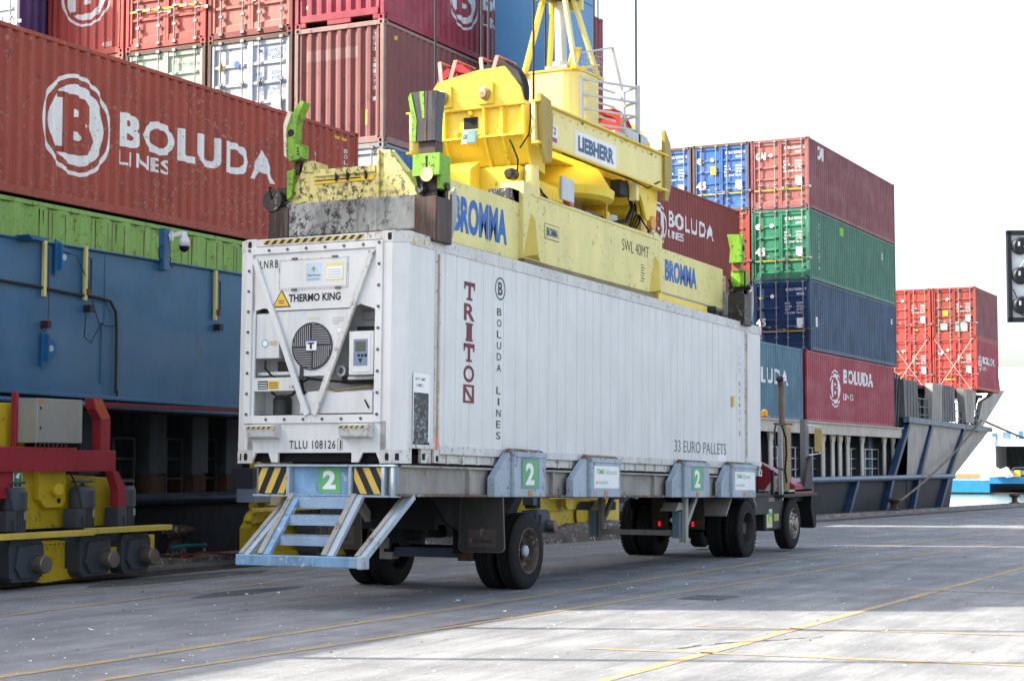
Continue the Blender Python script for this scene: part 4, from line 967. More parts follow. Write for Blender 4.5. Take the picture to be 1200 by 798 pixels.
# end beams
for ex, near in ((.92, True), (12.78, False)):
    g = MB(); s = -1 if near else 1
    g.box(ex-.20, ex+.20, .24, 2.20, .12, .56, SCUF); g.build('end_beam', sp, .012)
    g = MB()
    if near:
        x = ex-.14
        g.prism([(2.24,.56),(2.02,.98),(1.95,1.12),(1.82,1.12),(1.80,.98),(.84,1.00),(.80,1.18),(.66,1.18),(.24,.60),(.22,.56)], 'x', x, x+.05, SYB)
        g.prism([(1.97,1.12),(1.82,1.12),(1.80,.96),(2.0,.98)], 'x', x-.02, x+.35, SYB)
        g.box(x-.03, x+.02, .86, 1.80, .90, .99, SYB)
        g.box(x-.012, x+.01, .88, 1.80, .80, .86, mat('slot_yellow', (.65,.42,.03), .5))
        g.box(x-.016, x-.0, 1.08, 1.80, .835, .855, DARK)
        g.prism([(.80,.56),(.80,1.18),(.84,1.18),(.84,.56)], 'x', x-.03, x+.3, SYB)
        for yy in (1.45,1.28,1.0): g.box(x-.035, x-.0, yy-.01, yy+.02, .82, .93, DARK)
        g.prism([(x+.05,.56),(x+.05,1.18),(x+.55,.95),(x+.75,.56)], 'y', .62, .66, SY); g.prism([(x+.05,.56),(x+.05,1.12),(x+.55,.95),(x+.75,.56)], 'y', 1.9, 1.94, SY)
        g.build('end_web', sp, .006)
    else:
        g.box(ex-.15, ex+.1, .4, 2.1, .56, .9, SYB); g.build('end_web', sp, .006)
    # corner blocks (twistlock housings), gather guides and flippers
    for yy, sg in ((.07, -1), (2.30 if near else 2.43, 1)):
        hb = MB(); x0, x1 = ex-.22, ex+.20
        hb.box(x0, x1, yy-.15, yy+.17, -.06, .52, BRN if near else GREASE)
        hb.prism([(x0+.02,.52),(x1-.02,.52),(x1-.1,.62),(x0+.1,.62)], 'y', yy-.10, yy+.10, GREASE)
        ho = hb.build('twistlock_housing', sp, .012)
        g = MB(); g.prism([(x1,.0),(x1+.12,.22),(x1+.16,.42),(x1+.12,.66),(x1+.08,.70),(x1,.60)], 'y', yy-.14, yy-.11 if sg < 0 else yy-.08, mat('scraped_plate_steel', (.30,.29,.28), .45, .4, .2, streak=.5, rust=.3)); g.build('guard_plate', ho)
        g = MB(); g.box(x0+.10, x0+.26, yy-.1, yy+.1, .52, .80, BRN); g.lathe((x0+.2,yy+.16*sg,.66),(0,1,0),[(-.05,.001),(-.05,.05),(.05,.05),(.05,.001)],GREASE,14)
        g.tube([(x0+.1,yy+.02,.55),(x0-.02,yy+.1,.65),(x0-.0,yy+.15,.8)], .02, RUBBER, 6); g.lathe((x0+.02,yy+.10,.62),(1,0,0),[(-.04,.001),(-.04,.06 if sg < 0 else .15),(.08,.06 if sg < 0 else .15),(.08,.001)],GREASE,14); g.box(x0+.02,x0+.12,yy+.06,yy+.15,.52,.74,GREASE); g.box(x0+.28,x0+.36,yy-.12,yy+.02,.52,.78,GREASE); g.build('flipper_motor', ho)
        fl = MB(); d = sg
        if near and sg > 0: yy = 2.14
        if near and sg > 0:      # swung outward: hooked green arm
            fl.prism([(yy-.02,.66),(yy+.05,.62),(yy+.06,1.0),(yy-.06,1.02)], 'x', x0+.02, x0+.10, LIME)
            fl.bar((x0+.1,yy-.06,.95),(x0+.1,yy-.10,1.20), .08, .08, BRN)
            fl.prism([(yy-.20,1.15),(yy+.0,1.12),(yy+.03,1.2),(yy+.04,1.55),(yy-.03,1.75),(yy-.16,1.92),(yy-.22,1.90),(yy-.10,1.66),(yy-.08,1.35),(yy-.20,1.33)], 'x', x0-.02, x0+.14, LIME)
            fl.prism([(yy+.03,1.16),(yy+.07,1.2),(yy+.09,1.62),(yy+.02,1.80),(yy-.03,1.75),(yy+.04,1.55)], 'x', x0-.04, x0+.18, mat('pale_guide_face', (.62,.55,.42), .5, chips=.5))
            fl.lathe((x0-.021,yy-.02,1.5),(-1,0,0),[(0,.001),(0,.05),(.004,.05),(.004,.001)],DARK,14)
            for k in range(3): fl.box(x0-.024, x0-.02, yy-.15, yy-.12, 1.19+k*.04, 1.215+k*.04, DARK)
        elif near:               # near corner: dark flared guide on green pivot
            fl.box(x0-.03, x0+.06, yy-.20, yy+.19, .78, 1.06, LIME); fl.box(x0+.06, x1-.1, yy-.17, yy-.12, .62, 1.06, LIME); fl.box(x0+.06, x1-.1, yy+.14, yy+.18, .55, 1.06, LIME)
            fl.box(x0-.032, x0-.031, yy-.03, yy-.0, .85, 1.03, DARK); fl.lathe((x0-.032,yy-.02,.79),(-1,0,0),[(0,.001),(0,.09),(.006,.09),(.006,.001)],SY,16)
            fl.box(x0+.0, x0+.2, yy-.12, yy+.12, 1.04, 1.24, BRN)
            a, b = x0-.04, x0+.16
            fl.prism([(yy+.13,1.22),(yy-.10,1.22),(yy-.11,1.50),(yy-.15,1.86),(yy+.20,1.86),(yy+.12,1.50)], 'x', a, a+.07, FLD)
            fl.prism([(a,1.22),(b,1.22),(b+.01,1.50),(b+.08,1.88),(a,1.86)], 'y', yy-.13, yy-.09, FLD)
            fl.prism([(yy+.14,1.22),(yy+.21,1.22),(yy+.20,1.50),(yy+.26,1.80),(yy+.22,1.86),(yy+.13,1.50)], 'x', a-.005, a+.10, LIME)
            fl.prism([(yy+.10,1.86),(yy+.03,1.86),(yy+.015,1.52),(yy+.045,1.5)], 'x', a-.006, a-.0, LIME)
            fl.prism([(yy+.015,1.22),(yy-.0,1.86),(yy-.015,1.86),(yy-.01,1.22)], 'x', a-.007, a, RUSTB)
        else:                    # far corner: green guide with round hole
            fl.box(x0+.02, x0+.28, yy-.14, yy-.06, .66, .98, LIME); fl.box(x0+.02, x0+.10, yy-.14, yy+.12, .66, .95, LIME)
            fl.box(x0+.0, x0+.16, yy-.08, yy+.1, .95, 1.15, mat('copper_brown_pin', (.30,.14,.08), .5, .4)); 
            fl.prism([(yy+.12,1.1),(yy-.08,1.1),(yy-.08,1.38),(yy-.16,1.62),(yy+.16,1.64),(yy+.10,1.36)], 'x', x0-.08, x0-.02, LIME)
            fl.prism([(x0-.08,1.10),(x0+.10,1.10),(x0+.16,1.36),(x0+.08,1.60),(x0-.08,1.62)], 'y', yy-.12, yy-.08, LIME)
            fl.lathe((x0+.04,yy-.122,1.38),(0,-1,0),[(0,.001),(0,.06),(.004,.06),(.004,.001)],DARK,14)
            for k in range(3): fl.box(x0+.02, x0+.04, yy-.124, yy-.12, 1.15+k*.04, 1.175+k*.04, DARK)
        fl.build('flipper', sp, .006)
# longitudinal beams: telescopic inner arms and the outer boxes
for yy, s in ((yn, 1), (yf, -1)):
    ya, yb = (yy, yy+.30) if s > 0 else (yy-.30, yy)
    g = MB(); g.box(1.12, 4.3, ya+.05, yb, .10, .95, SY); g.box(1.12, 3.75, ya+.02, yb+.02, .045, .10, mat('arm_bottom_grey', (.28,.28,.27), .5, .3)); g.build('telescopic_arm', sp, .01)
    g = MB(); g.box(9.1, 12.58, ya+.05, yb, .24, 1.0, SY); g.box(9.3, 12.58, ya+.02, yb+.02, .19, .24, mat('arm_bottom_grey', (.28,.28,.27), .5, .3)); g.build('telescopic_arm', sp, .01)
    g = MB(); g.prism([(3.92,.12),(9.32,.16),(9.32,1.16),(9.05,1.22),(8.9,1.15),(4.5,1.11),(4.35,1.24),(3.92,1.26)], 'y', ya-.02, yb+.06, SY)
    g.box(4.2, 9.1, ya-.035, ya-.02, 1.08, 1.12, SY); g.box(3.9, 9.34, ya-.05, yb+.08, .07, .14, mat('beam_flange_dirty', (.22,.17,.08), .6, var=.3, rust=.4)); g.build('outer_beam', sp, .012)
    for xx in (4.2, 9.0):
        g = MB(); pp = ya-.02 if s > 0 else yb+.06
        g.add([(xx-.28,pp,.16),(xx+.28,pp,.16),(xx+.05,pp,.80),(xx-.05,pp,.80),(xx,pp-.10*s,.22),(xx,pp-.06*s,.70)], [(0,4,5,3),(4,1,2,5),(0,1,4),(3,5,2)] if s > 0 else [(3,5,4,0),(5,2,1,4),(4,1,0),(2,5,3)], mat('gusset_yellow', (.60,.45,.08), .5, var=.1)); g.build('gusset', sp)
g = MB(); g.box(3.62, 3.93, .36, .70, .10, 1.12, mat('black_rubber_cover', (.03,.03,.032), .5, chips=.3, chipc=(.4,.38,.36))); g.add([(3.70,.355,1.12),(3.93,.355,1.12),(3.93,.355,.74)], [(2,1,0),(0,1,2)], mat('pale_flap', (.62,.58,.52), .6)); g.build('beam_cover', sp)
for xx in (4.3, 5.4, 8.2, 9.2, 3.5, 10.2):
    g = MB(); g.box(xx, xx+.25, .6, 1.9, .30, .85, SY if xx > 4 else HY); g.build('cross_beam', sp, .01)
g = MB(); g.box(4.4, 9.2, .75, 1.75, .55, .62, mat('walkway_steel', (.30,.30,.30), .5, .4)); g.build('walkway', sp)
# push rods, hydraulics and the yellow parts seen below the beams
g = MB(); g.tube([(9.6,.55,.10),(12.4,.55,.14)], .06, HY, 8); g.tube([(1.2,.62,.12),(3.8,.62,.12)], .05, HY, 8); g.box(5.2,8.4,.5,.62,.0,.09,HY); g.box(9.0,11.4,.22,.5,.03,.17,HY); g.box(1.1,1.7,.30,.6,.0,.10,mat('bright_yellow_block',(.75,.56,.02),.4)); g.box(3.4,3.9,.2,.5,.0,.06,HY)
g.tube([(11.4,.3,.12),(11.5,.1,.12)], .07, BLACKM, 8); g.build('push_rod', sp)
g = MB(); g.box(5.0,5.8,.9,1.5,.62,1.25,HY); g.build('valve_block', sp)
g = MB(); g.lathe((7.9,.75,1.0),(0,0,1),[(-.35,.001),(-.35,.22),(.35,.22),(.38,.001)],mat('white_tank',(.6,.6,.6),.4),16); g.build('oil_tank', sp)
g = MB(); g.box(7.3,7.55,.5,.8,.7,1.35,HY); g.box(7.32,7.36,.46,.9,.75,1.55,mat('orange_yellow_frame',(.68,.36,.03),.5)); g.build('tank_frame', sp)
g = MB(); g.box(6.6,7.2,.5,.9,1.05,1.25,mat('cabinet_dark',(.06,.06,.06),.5)); g.build('control_cabinet', sp)
g = MB(); g.tube([(8.1,.45,1.95),(8.15,.35,1.5),(7.9,.35,1.25),(7.3,.38,1.12),(6.8,.4,1.05)], .035, RUBBER, 8); g.tube([(7.0,.4,1.2),(7.2,.3,1.0),(7.5,.35,1.1)], .015, RUBBER, 6); g.tube([(8.6,.45,1.5),(8.9,.35,1.2),(8.7,.4,1.0)], .015, RUBBER, 6); g.build('hydraulic_hose', sp)
g = MB()
for k in range(5): g.tube([(4.6+.1*k,.55+.05*k,1.10),(4.9+.1*k,.5+.05*k,1.30+.03*k),(5.5+.12*k,.55+.06*k,1.16)], .016, RUBBER, 6)
for k in range(4): g.tube([(8.3+.06*k,.5,1.1),(8.4+.08*k,.42,1.5-.05*k),(8.6+.05*k,.5,1.75)], .014, RUBBER, 6)
g.build('hose_bundle', sp)
g = MB(); g.lathe((8.9,.35,1.35),(0,-1,0),[(0,.001),(0,.12),(.08,.12),(.08,.001)],mat('orange_drum',(.65,.30,.05),.5),14); g.build('hose_reel', sp)
g = MB(); g.box(5.0,5.45,.18,.22,1.16,1.5,STEEL); g.box(5.2,6.6,.4,.8,1.12,1.18,STEEL); g.box(5.45,5.6,.25,.35,1.14,1.24,mat('red_lamp_cap',(.5,.08,.06),.4)); g.build('control_panel', sp)
q = Flat2D(); q.text('BROMMA', 1.93, .27, .50, BLUEL, w=1.60, bold=.045, lift=.004, spacing=1.0)
q.lay('lettering', sp, lambda a, b: (a, yn+.05, b), (0,-1,0))
q = Flat2D(); q.text('BROMMA', 9.62, .46, .38, BLUEL, w=1.55, bold=.045, lift=.004)
q.lay('lettering', sp, lambda a, b: (a, yn+.05, b), (0,-1,0))
q = Flat2D(); q.rect(4.62,.52,5.12,.75,BLACKM,.003); q.rect(4.63,.53,5.11,.74,SY,.004); q.text('BROMMA', 4.68, .57, .13, mat('dark_blue_lettering',(.02,.06,.14),.5), w=.40, bold=.04, lift=.006)
q.text('SWL 40MT', 7.55, .72, .19, BLET, w=1.15, bold=-.008, lift=.004)
for k in range(7): q.rect(8.35, .30+k*.045, 8.35+.12+.05*(k%2), .315+k*.045, BLET, .004)
q.lay('lettering', sp, lambda a, b: (a, yn-.02, b), (0,-1,0))

# ------------------------------------------------------------------ headblock (rotator) hanging from the ropes
hb = thing('crane_headblock', 'bright yellow rotating headblock with red sheaves, drum and lifting frame on top of the spreader', 'headblock')
PY = mat('headblock_pale_yellow', (.80,.69,.26), .42, var=.05, streak=.15, stc=(.5,.38,.12), rust=.06, rustc=(.30,.17,.05))
for y0, y1, ys in ((.20,.26,.14), (2.24,2.30,2.24)):
    g = MB(); g.box(4.15, 9.32, y0, y1, 6.40, 6.97-.0, PY); g.box(4.15, 9.32, ys, ys+.12 if y0 < 1 else ys+.12, 6.97, 7.0, HY); g.box(4.15, 9.32, ys, ys+.12, 6.36, 6.40, HY); g.build('side_beam', hb, .006)
for xe, s in ((4.3, -1), (9.2, 1)):
    MB.DEF = Matrix.Translation((0,1.27,0)) @ Matrix.Scale(.83,4,(0,1,0)) @ Matrix.Translation((0,-1.25,0))
    b = thing_part = MB()
    # outline of the end box seen from the end
    o = [(2.28,6.62),(2.28,7.07),(1.95,7.42),(1.15,7.54),(.60,7.56),(.30,7.24),(.22,7.0),(.22,6.60)]
    xa, xb = (xe-.02, xe+.03) if s < 0 else (xe-.03, xe+.02)
    up_ = [(2.30,6.95),(2.28,7.07),(1.95,7.42),(1.15,7.54),(.60,7.56),(.30,7.24),(.22,7.0),(.22,6.98)]
    g = MB(); g.prism(up_, 'x', xa-.06 if s < 0 else xb+.0, xa if s < 0 else xb+.06, HY); go = g.build('bearing_plate', hb, .006)
    g = MB(); d0 = xe; d1 = xe-s*.75
    g.box(min(d0,d1), max(d0,d1), .24, 2.26, 6.55, 6.98, HY)
    g.box(min(d0,d1), max(d0,d1), .24, .28, 6.98, 7.05, HY)
    g.prism([(xe,6.56),(xe-s*.75,6.56),(xe-s*.75,6.05),(xe-s*.25,6.15)], 'y', .28, 2.22, HY)
    g.build('end_box', hb, .008)
    g = MB()
    for yy in (2.22, 1.82, 1.02, .66, .24):
        g.prism([(xe+s*.09,6.96),(xe,6.96),(xe,6.56),(xe-s*.25,6.16),(xe-s*.17,6.12),(xe+s*.07,6.54)], 'y', yy-.02, yy+.02, HY)
    g.box(min(xe,xe+s*.07), max(xe,xe+s*.07), .24, 2.26, 6.53, 6.56, HY)
    g.build('rib', hb)
    g = MB(); xo = xe+s*.085
    for yy in (1.80, .96):
        g.obox((xo,yy,7.18), (.07,0,0), (0,.30,0), (0,0,.32), HY); g.lathe((xo+s*.03,yy,7.17), (s,0,0), [(0,.10),(.05,.10),(.06,.07),(.09,.07),(.095,.001)], mat('bearing_bronze', (.38,.28,.16), .45, .6, .2, rust=.2), 16)
    g.build('bearing', hb, .006)
    for yy in (1.80, .96):
        zc = 7.27; r = .47
        g = MB(); g.lathe((xe-s*.42,yy,zc), (-s,0,0), [(-.10,.10),(-.10,.36),(-.07,.37),(-.02,.37),(.0,.37),(.02,.37),(.07,.37),(.10,.36),(.10,.10)], RED, 32)
        g.lathe((xe-s*.42,yy,zc), (1,0,0), [(-.12,.37),(-.13,r+.02),(-.10,r+.02),(-.06,r-.03),(.06,r-.03),(.10,r+.02),(.13,r+.02),(.12,.37)], mat('sheave_rim_dark', (.05,.045,.045), .5, .4) if (yy < 1 and s < 0) else RED, 32)
        for k in range(8):
            a = k*math.pi/4; g.bar((xe-s*.42+s*.11,yy+.08*math.cos(a),zc+.08*math.sin(a)), (xe-s*.42+s*.11,yy+.36*math.cos(a),zc+.36*math.sin(a)), .04, .03, RED, up=(1,0,0))
        wo = g.build('sheave', hb)
        g = MB()
        for a in (.32, -.32) :
            y1 = yy+math.sin(a)*.52; z1 = zc+math.cos(a)*.50
            g.bar((xe+s*.06,yy+math.sin(a)*.28,zc+.16), (xe-s*.0,y1,z1), .07, .02, mat('pink_strap', (.62,.22,.17), .5, var=.1), up=(1,0,0)); g.bar((xe,y1,z1), (xe-s*.6,y1,z1), .07, .02, mat('pink_strap', (.62,.22,.17), .5))
        g.build('rope_guard', hb)
    if s < 0:
        g = MB(); g.box(xe-.012, xe-.004, 1.18, 1.46, 6.69, 6.86, DARK); g.build('window', hb)
        g = MB(); P0 = Vector((xe-.07,1.46,6.67)); 
        g.obox((xe-.075,1.30,6.56), (.01,0,.0), (0,.30,0), (-.06,0,-.22), mat('sign_tan', (.50,.36,.22), .5)); g.obox((xe-.082,1.25,6.56), (.01,0,0), (0,.19,0), (-.055,0,-.20), mat('sign_teal', (.03,.16,.17), .5)); g.obox((xe-.086,1.40,6.57), (.008,0,0), (0,.06,0), (-.018,0,-.066), mat('sign_teal', (.03,.16,.17), .5))
        for k in range(6): g.obox((xe-.068-.0075*k,1.25,6.635-.03*k), (.01,0,0), (0,.13,0), (-.002,0,-.008), mat('sign_text', (.35,.45,.45), .5))
        g.build('instruction_sign', hb)
        g = MB(); g.box(xe-.03, xe+.02, 1.28, 1.34, 6.90, 6.94, HY)
        for yy, zz in ((1.31,6.92),(1.58,6.63),(1.02,6.63)): g.lathe((xe-.01,yy,zz),(-1,0,0),[(0,.045),(.04,.045),(.05,.02),(.051,.001)],HY,8)
        g.build('lug', hb)
MB.DEF = None
# far end plates: rounded dark-edged guard
g = MB(); g.prism([(9.2,7.4),(9.42,7.2),(9.5,6.9),(9.45,6.5),(9.3,6.2),(9.15,6.2),(9.15,7.4)], 'y', .15, .21, mat('guard_ochre', (.40,.28,.05), .5, var=.2, rust=.4)); g.build('sheave_guard', hb)
g = MB(); g.prism([(4.2,7.1),(4.55,7.05),(4.62,6.8),(4.58,6.15),(4.4,6.1),(4.25,6.3)], 'y', .13, .19, mat('guard_ochre', (.40,.28,.05), .5)); g.build('sheave_guard', hb)
# lower block, slewing ring and drum
g = MB(); g.box(4.35, 4.95, .55, 2.0, 5.5, 6.1, HY); g.prism([(4.35,5.6),(4.05,5.75),(4.05,6.05),(4.35,6.2)], 'y', 1.2, 2.0, HY)
g.prism([(4.95,5.5),(6.2,5.75),(6.2,6.0),(4.95,6.05)], 'y', .7, 1.8, HY)
g.lathe((4.5,.42,5.55), (0,0,1), [(0,.001),(0,.13),(.55,.10),(.56,.001)], PY, 14); g.build('suspension_block', hb, .012)
for y, z in ((.62,5.95),(2.0,5.62)):
    g = MB(); g.lathe((4.3,y,z), (-1,0,0), [(0,.09),(.12,.09),(.14,.06),(.2,.06),(.201,.001)], mat('connector_dark', (.06,.05,.04), .4, .6), 12); g.build('connector', hb)
g = MB(); g.lathe((6.9,1.25,6.0), (0,0,1), [(-.08,.001),(-.10,.90),(-.05,1.02),(.08,1.04),(.12,.98),(.42,.80),(.44,.001)], HY, 44); 
for a in range(8): g.lathe((6.9+.62*math.cos(a*.785),1.25+.62*math.sin(a*.785),6.0),(0,0,-1),[(-.005,.001),(-.005,.07),(.002,.07),(.002,.001)],mat('ring_recess',(.35,.22,.03),.6),10)
g.build('slewing_ring', hb)
g = MB(); g.box(5.2, 8.9, .6, 1.9, 6.40, 6.56, HY); g.box(8.6, 9.1, .4, 2.1, 5.9, 6.4, HY); g.box(8.9,9.2,.5,.9,5.4,5.95,HY); g.prism([(8.2,6.4),(9.2,6.4),(9.1,5.85),(8.7,5.8),(8.5,6.1)], 'y', .3, .36, HY); g.box(8.0,8.12,.2,.34,6.05,6.38,PY); g.box(7.6,7.95,.32,.5,6.1,6.35,BLACKM); g.build('cross_frame', hb, .01)
g = MB(); pr = []
sq = [];
for c, s_ in ((1,1),(-1,1),(-1,-1),(1,-1)):
    for k in range(5):
        a = math.atan2(s_, c)+(-.6+.3*k); cx_, cy_ = c*.20, s_*.20
        sq.append((7.35+cx_+.34*math.cos(a), 1.25+cy_+.34*math.sin(a)))
sq.sort(key=lambda p: math.atan2(p[1]-1.25, p[0]-7.35))
g.prism(sq, 'z', 6.56, 8.05, PY); g.build('drum_housing', hb, .01)
g = MB(); g.prism([(7.35+(p[0]-7.35)*1.03, 1.25+(p[1]-1.25)*1.03) for p in sq], 'z', 8.05, 8.08, HY)
for k in range(10): a = k*.628; g.lathe((7.35+.42*math.cos(a),1.25+.42*math.sin(a),8.08),(0,0,1),[(0,.02),(.025,.02),(.026,.001)],BOLT,6)
g.build('drum_lid', hb)
ap = Vector((7.2,1.25,9.9))
for dx, dy in ((-.46,-.46),(.46,-.46),(-.46,.46),(.46,.46)):
    b0 = Vector((7.35+dx, 1.25+dy, 8.07)); b1 = ap+Vector((dx*.22, dy*.22, -.15)); g = MB()
    g.bar(b0, b1, .12, .05, PY if dy < 0 else HY, up=(0,1,0)); g.obox(b0+Vector((0,0,.02)), (.2,0,0), (0,.1,0), (0,0,.05), HY); g.build('lifting_leg', hb)
for dy in (-.6,): 
    g = MB(); g.bar((6.95,.80,8.42),(7.30,1.05,8.20), .16, .03, PY, up=(0,0,1)); g.bar((7.78,.80,8.30),(7.42,1.05,8.20), .16, .03, PY); g.build('brace_plate', hb)
g = MB(); g.tube([(7.32,1.25,8.05),(7.32,1.25,8.30),(7.32,1.25,8.31),(7.30,1.25,9.3)], [.14,.14,.095,.095], mat('piston_white', (.60,.60,.58), .35, .1, .1, streak=.3), 14); g.box(7.12,7.52,1.05,1.45,8.07,8.22,STEEL); g.build('lift_cylinder', hb)
g = MB(); g.box(6.98,7.50,1.0,1.5,9.35,9.95,mat('hook_block_grey', (.16,.16,.15), .45, .5, .2)); g.box(6.95,7.0,.95,1.55,9.3,9.9,PY); g.box(7.5,7.56,.95,1.55,9.2,9.8,PY); g.tube([(7.24,.9,9.75),(7.24,1.6,9.75)], .09, STEEL, 12); g.tube([(7.24,1.25,9.9),(7.24,1.25,14)], .12, STEEL, 10); g.build('swivel', hb)
GRS = mat('grease_smear', (.10,.07,.03), .5, var=.4)
g = MB(); g.tube([(4.16,.62,6.45),(4.12,.55,6.35),(4.2,.50,6.15),(4.28,.55,5.98)], .014, RUBBER, 6); g.tube([(4.2,.30,6.95),(4.12,.26,6.7),(4.15,.3,6.5),(4.1,.42,6.3)], .012, RUBBER, 6); g.tube([(9.0,.18,6.5),(8.4,.16,6.30),(7.6,.16,6.34),(6.2,.16,6.33),(5.0,.16,6.34)], .012, RUBBER, 6); g.build('cable', hb)
g = MB()
for k in range(17): g.lathe((4.5+k*.29,.195,6.90),(0,-1,0),[(0,.014),(.012,.014),(.013,.001)],PY,6)
for k in range(12): g.lathe((4.215,.55+k*.13,6.52),(-1,0,0),[(0,.012),(.012,.012),(.013,.001)],BOLT,6)
g.build('bolt_row', hb)
rg = random.Random(4); q = Flat2D()
for k in range(26):
    x_ = rg.uniform(4.4,9.1); z_ = rg.choice((6.41,6.93,6.95)); w_ = rg.uniform(.02,.12); h_ = rg.uniform(.008,.05)
    q.poly([(x_,z_),(x_+w_,z_+h_*.2),(x_+w_*.7,z_-h_),(x_+w_*.2,z_-h_*.7)][::-1], GRS, .002)
q.lay('grease_marks', hb, lambda a, b: (a, .20, b), (0,-1,0))
# platform with railings
PLT = mat('platform_pale_grey', (.50,.51,.52), .5, .2, .08)
g = MB(); g.box(7.0, 8.35, .16, .5, 7.0, 7.04, STEEL); g.box(7.5, 8.35, .14, .18, 7.0, 7.14, STEEL)
for x_, y_ in ((8.0,.17),(8.28,.55),(7.0,.75)): g.box(x_-.035, x_+.035, y_-.03, y_+.03, 7.0, 7.95, PLT)
for z_ in (7.22, 7.45, 7.68, 7.93):
    g.bar((8.0,.17,z_),(8.28,.55,z_), .05, .03, PLT); g.bar((7.0,.75,z_),(8.0,.17,z_-.02), .04, .03, PLT)
    g.bar((7.0,.9,z_),(8.28,.7,z_), .03, .03, PLT)
g.bar((8.28,.55,7.9),(7.95,.6,8.62), .04, .03, PLT); g.bar((7.95,.6,8.62),(7.0,.75,8.35), .03, .03, PLT)
for k in range(14): g.tube([(7.02+k*.07,.75,7.95),(7.02+k*.07,.72,8.36+.018*k)], .004, PLT, 3, cap=False)
for k in range(6): g.tube([(7.0,.75,8.0+k*.07),(8.1-k*.03,.62,8.0+k*.085)], .004, PLT, 3, cap=False)
g.build('platform', hb)
q = Flat2D(); q.rect(5.55,6.42,7.15,6.80,WHITEC,.003); q.text('LIEBHERR', 5.66, 6.49, .24, mat('slate_blue_lettering',(.05,.11,.20),.5), w=1.38, bold=.05, lift=.006)
q.rect(4.68,6.47,4.92,6.74,WHITEC,.003); q.ring(4.80,6.65,.065,.052,mat('sign_magenta',(.4,.05,.15),.5),.005); q.text('Z',4.78,6.61,.08,BLACKM,lift=.005); q.rect(4.70,6.48,4.90,6.55,mat('sign_magenta',(.4,.05,.15),.5),.005)
q.lay('nameplate', hb, lambda a, b: (a, .20, b), (0,-1,0))
# hoist ropes
RP = mat('steel_wire_rope', (.045,.047,.05), .5, .5)
def hoist(x, y, z0, lab, r=.019, dx=0, dy=0, top=26):
    g = MB(); g.tube([(x,y,z0),(x+dx,y+dy,top)], r, RP, 7); return tag(g.build('hoist_rope'), lab, 'rope', 'hoist ropes')
hoist(4.72,2.17,7.1,'leftmost black hoist rope, rising from the outer side of the first red sheave')
hoist(4.72,1.37,7.1,'left rope of the close pair above the gap between the two near sheaves')
hoist(4.72,1.25,7.1,'right rope of the close pair above the gap between the two near sheaves')
hoist(4.72,.50,7.1,'hoist rope passing just left of the yellow lifting frame, in front of the blue column')
hoist(8.72,2.2,7.1,'hoist rope seen between the legs of the yellow lifting frame')
hoist(8.78,1.30,7.1,'hoist rope above the platform railing against the white sky, thicker of the far pair')
hoist(8.82,1.24,7.1,'hoist rope touching the thicker one above the platform railing against the sky', .012)
hoist(8.78,.52,7.1,'rightmost hoist rope, alone against the sky above the far red sheave')
# ------------------------------------------------------------------ trailer chassis (local frame: z=0 at the deck top, sloping like the load)
TB = mat('trailer_pale_blue', (.33,.40,.46), .5, var=.15, streak=.35, stc=(.45,.47,.48), rust=.15, chips=.25, chipc=(.10,.08,.07))
TBB = mat('trailer_scraped_blue', (.16,.29,.44), .5, var=.35, streak=.5, stc=(.40,.46,.50), rust=.25, chips=.35, chipc=(.5,.53,.55))
TG = mat('trailer_dusty_grey', (.30,.285,.255), .7, var=.25, streak=.5, stc=(.30,.37,.42), rust=.35)
TD = mat('chassis_dark', (.010,.010,.011), .7, var=.4, streak=.15, stc=(.035,.03,.027), spec=.25)
TRUST = mat('rusty_lip', (.17,.105,.07), .8, var=.4, rust=.6, chips=.6, chipc=(.35,.42,.48))
TGR = mat('plate_green', (.13,.40,.16), .5, var=.08)
LAMP = mat('orange_marker', (.55,.22,.06), .4)
tr = thing('trailer', 'dusty pale blue trailer carrying the white reefer, with steps at its rear end', 'trailer', (0,0,1.722), (0,TAU,0))
def lz(x, z): return z-1.722+TAU*x
for y0, y1, yw in ((-.02,.10,.05), (1.92,2.02,1.94)):
    g = MB(); g.box(-.14, 12.1, y0, y1, -.03, 0, TG); g.box(-.14, 12.1, y0, y1, -.385, -.355, TRUST); g.box(-.1, 12.05, yw, yw+.02, -.355, -.03, TG)
    for x in (-.14, 1.75, 4.3, 8.2, 11.2): g.box(x, x+.04, y0+.01, y1, -.355, -.03, TG)
    g.build('side_beam', tr, .004)
g = MB()
for x in (.9, 2.2, 4.0, 6.0, 8.0, 10.0, 11.8): g.box(x, x+.12, .07, 1.95, -.35, -.03, TD)
for y in (.65, 1.4): g.box(.0, 12.1, y, y+.12, -.40, -.06, TD)
g.build('cross_members', tr)
# rear beam with hazard plates and number plate
g = MB(); g.box(-.20, -.04, -.02, 2.02, -.025, 0, TB); g.box(-.22, -.04, -.02, 2.02, -.395, -.37, TB); g.box(-.10, -.06, .0, 2.0, -.37, -.02, TBB)
for y in (.0, .13, .60, 1.50): g.box(-.19, -.10, y, y+.045, -.37, -.02, TB)
g.box(-.14,-.10,1.93,2.02,-.37,-.02,TG); g.build('rear_beam', tr, .004)
hazard('hazard_plate', tr, (-.155,1.98,-.355), (0,-1,0), (0,0,1), .42, .32, 2.2, .15)
hazard('hazard_plate', tr, (-.155,.58,-.355), (0,-1,0), (0,0,1), .42, .32, 2.2, -.17)
q = Flat2D(); q.rect(1.38,-.345,1.70,-.035,TGR,.002); q.text('2', 1.44, -.30, .23, WHITEC, w=.19, bold=.045, lift=.004)
q.lay('number_plate', tr, lambda a, b: (-.105, 2.5-a, b), (-1,0,0))
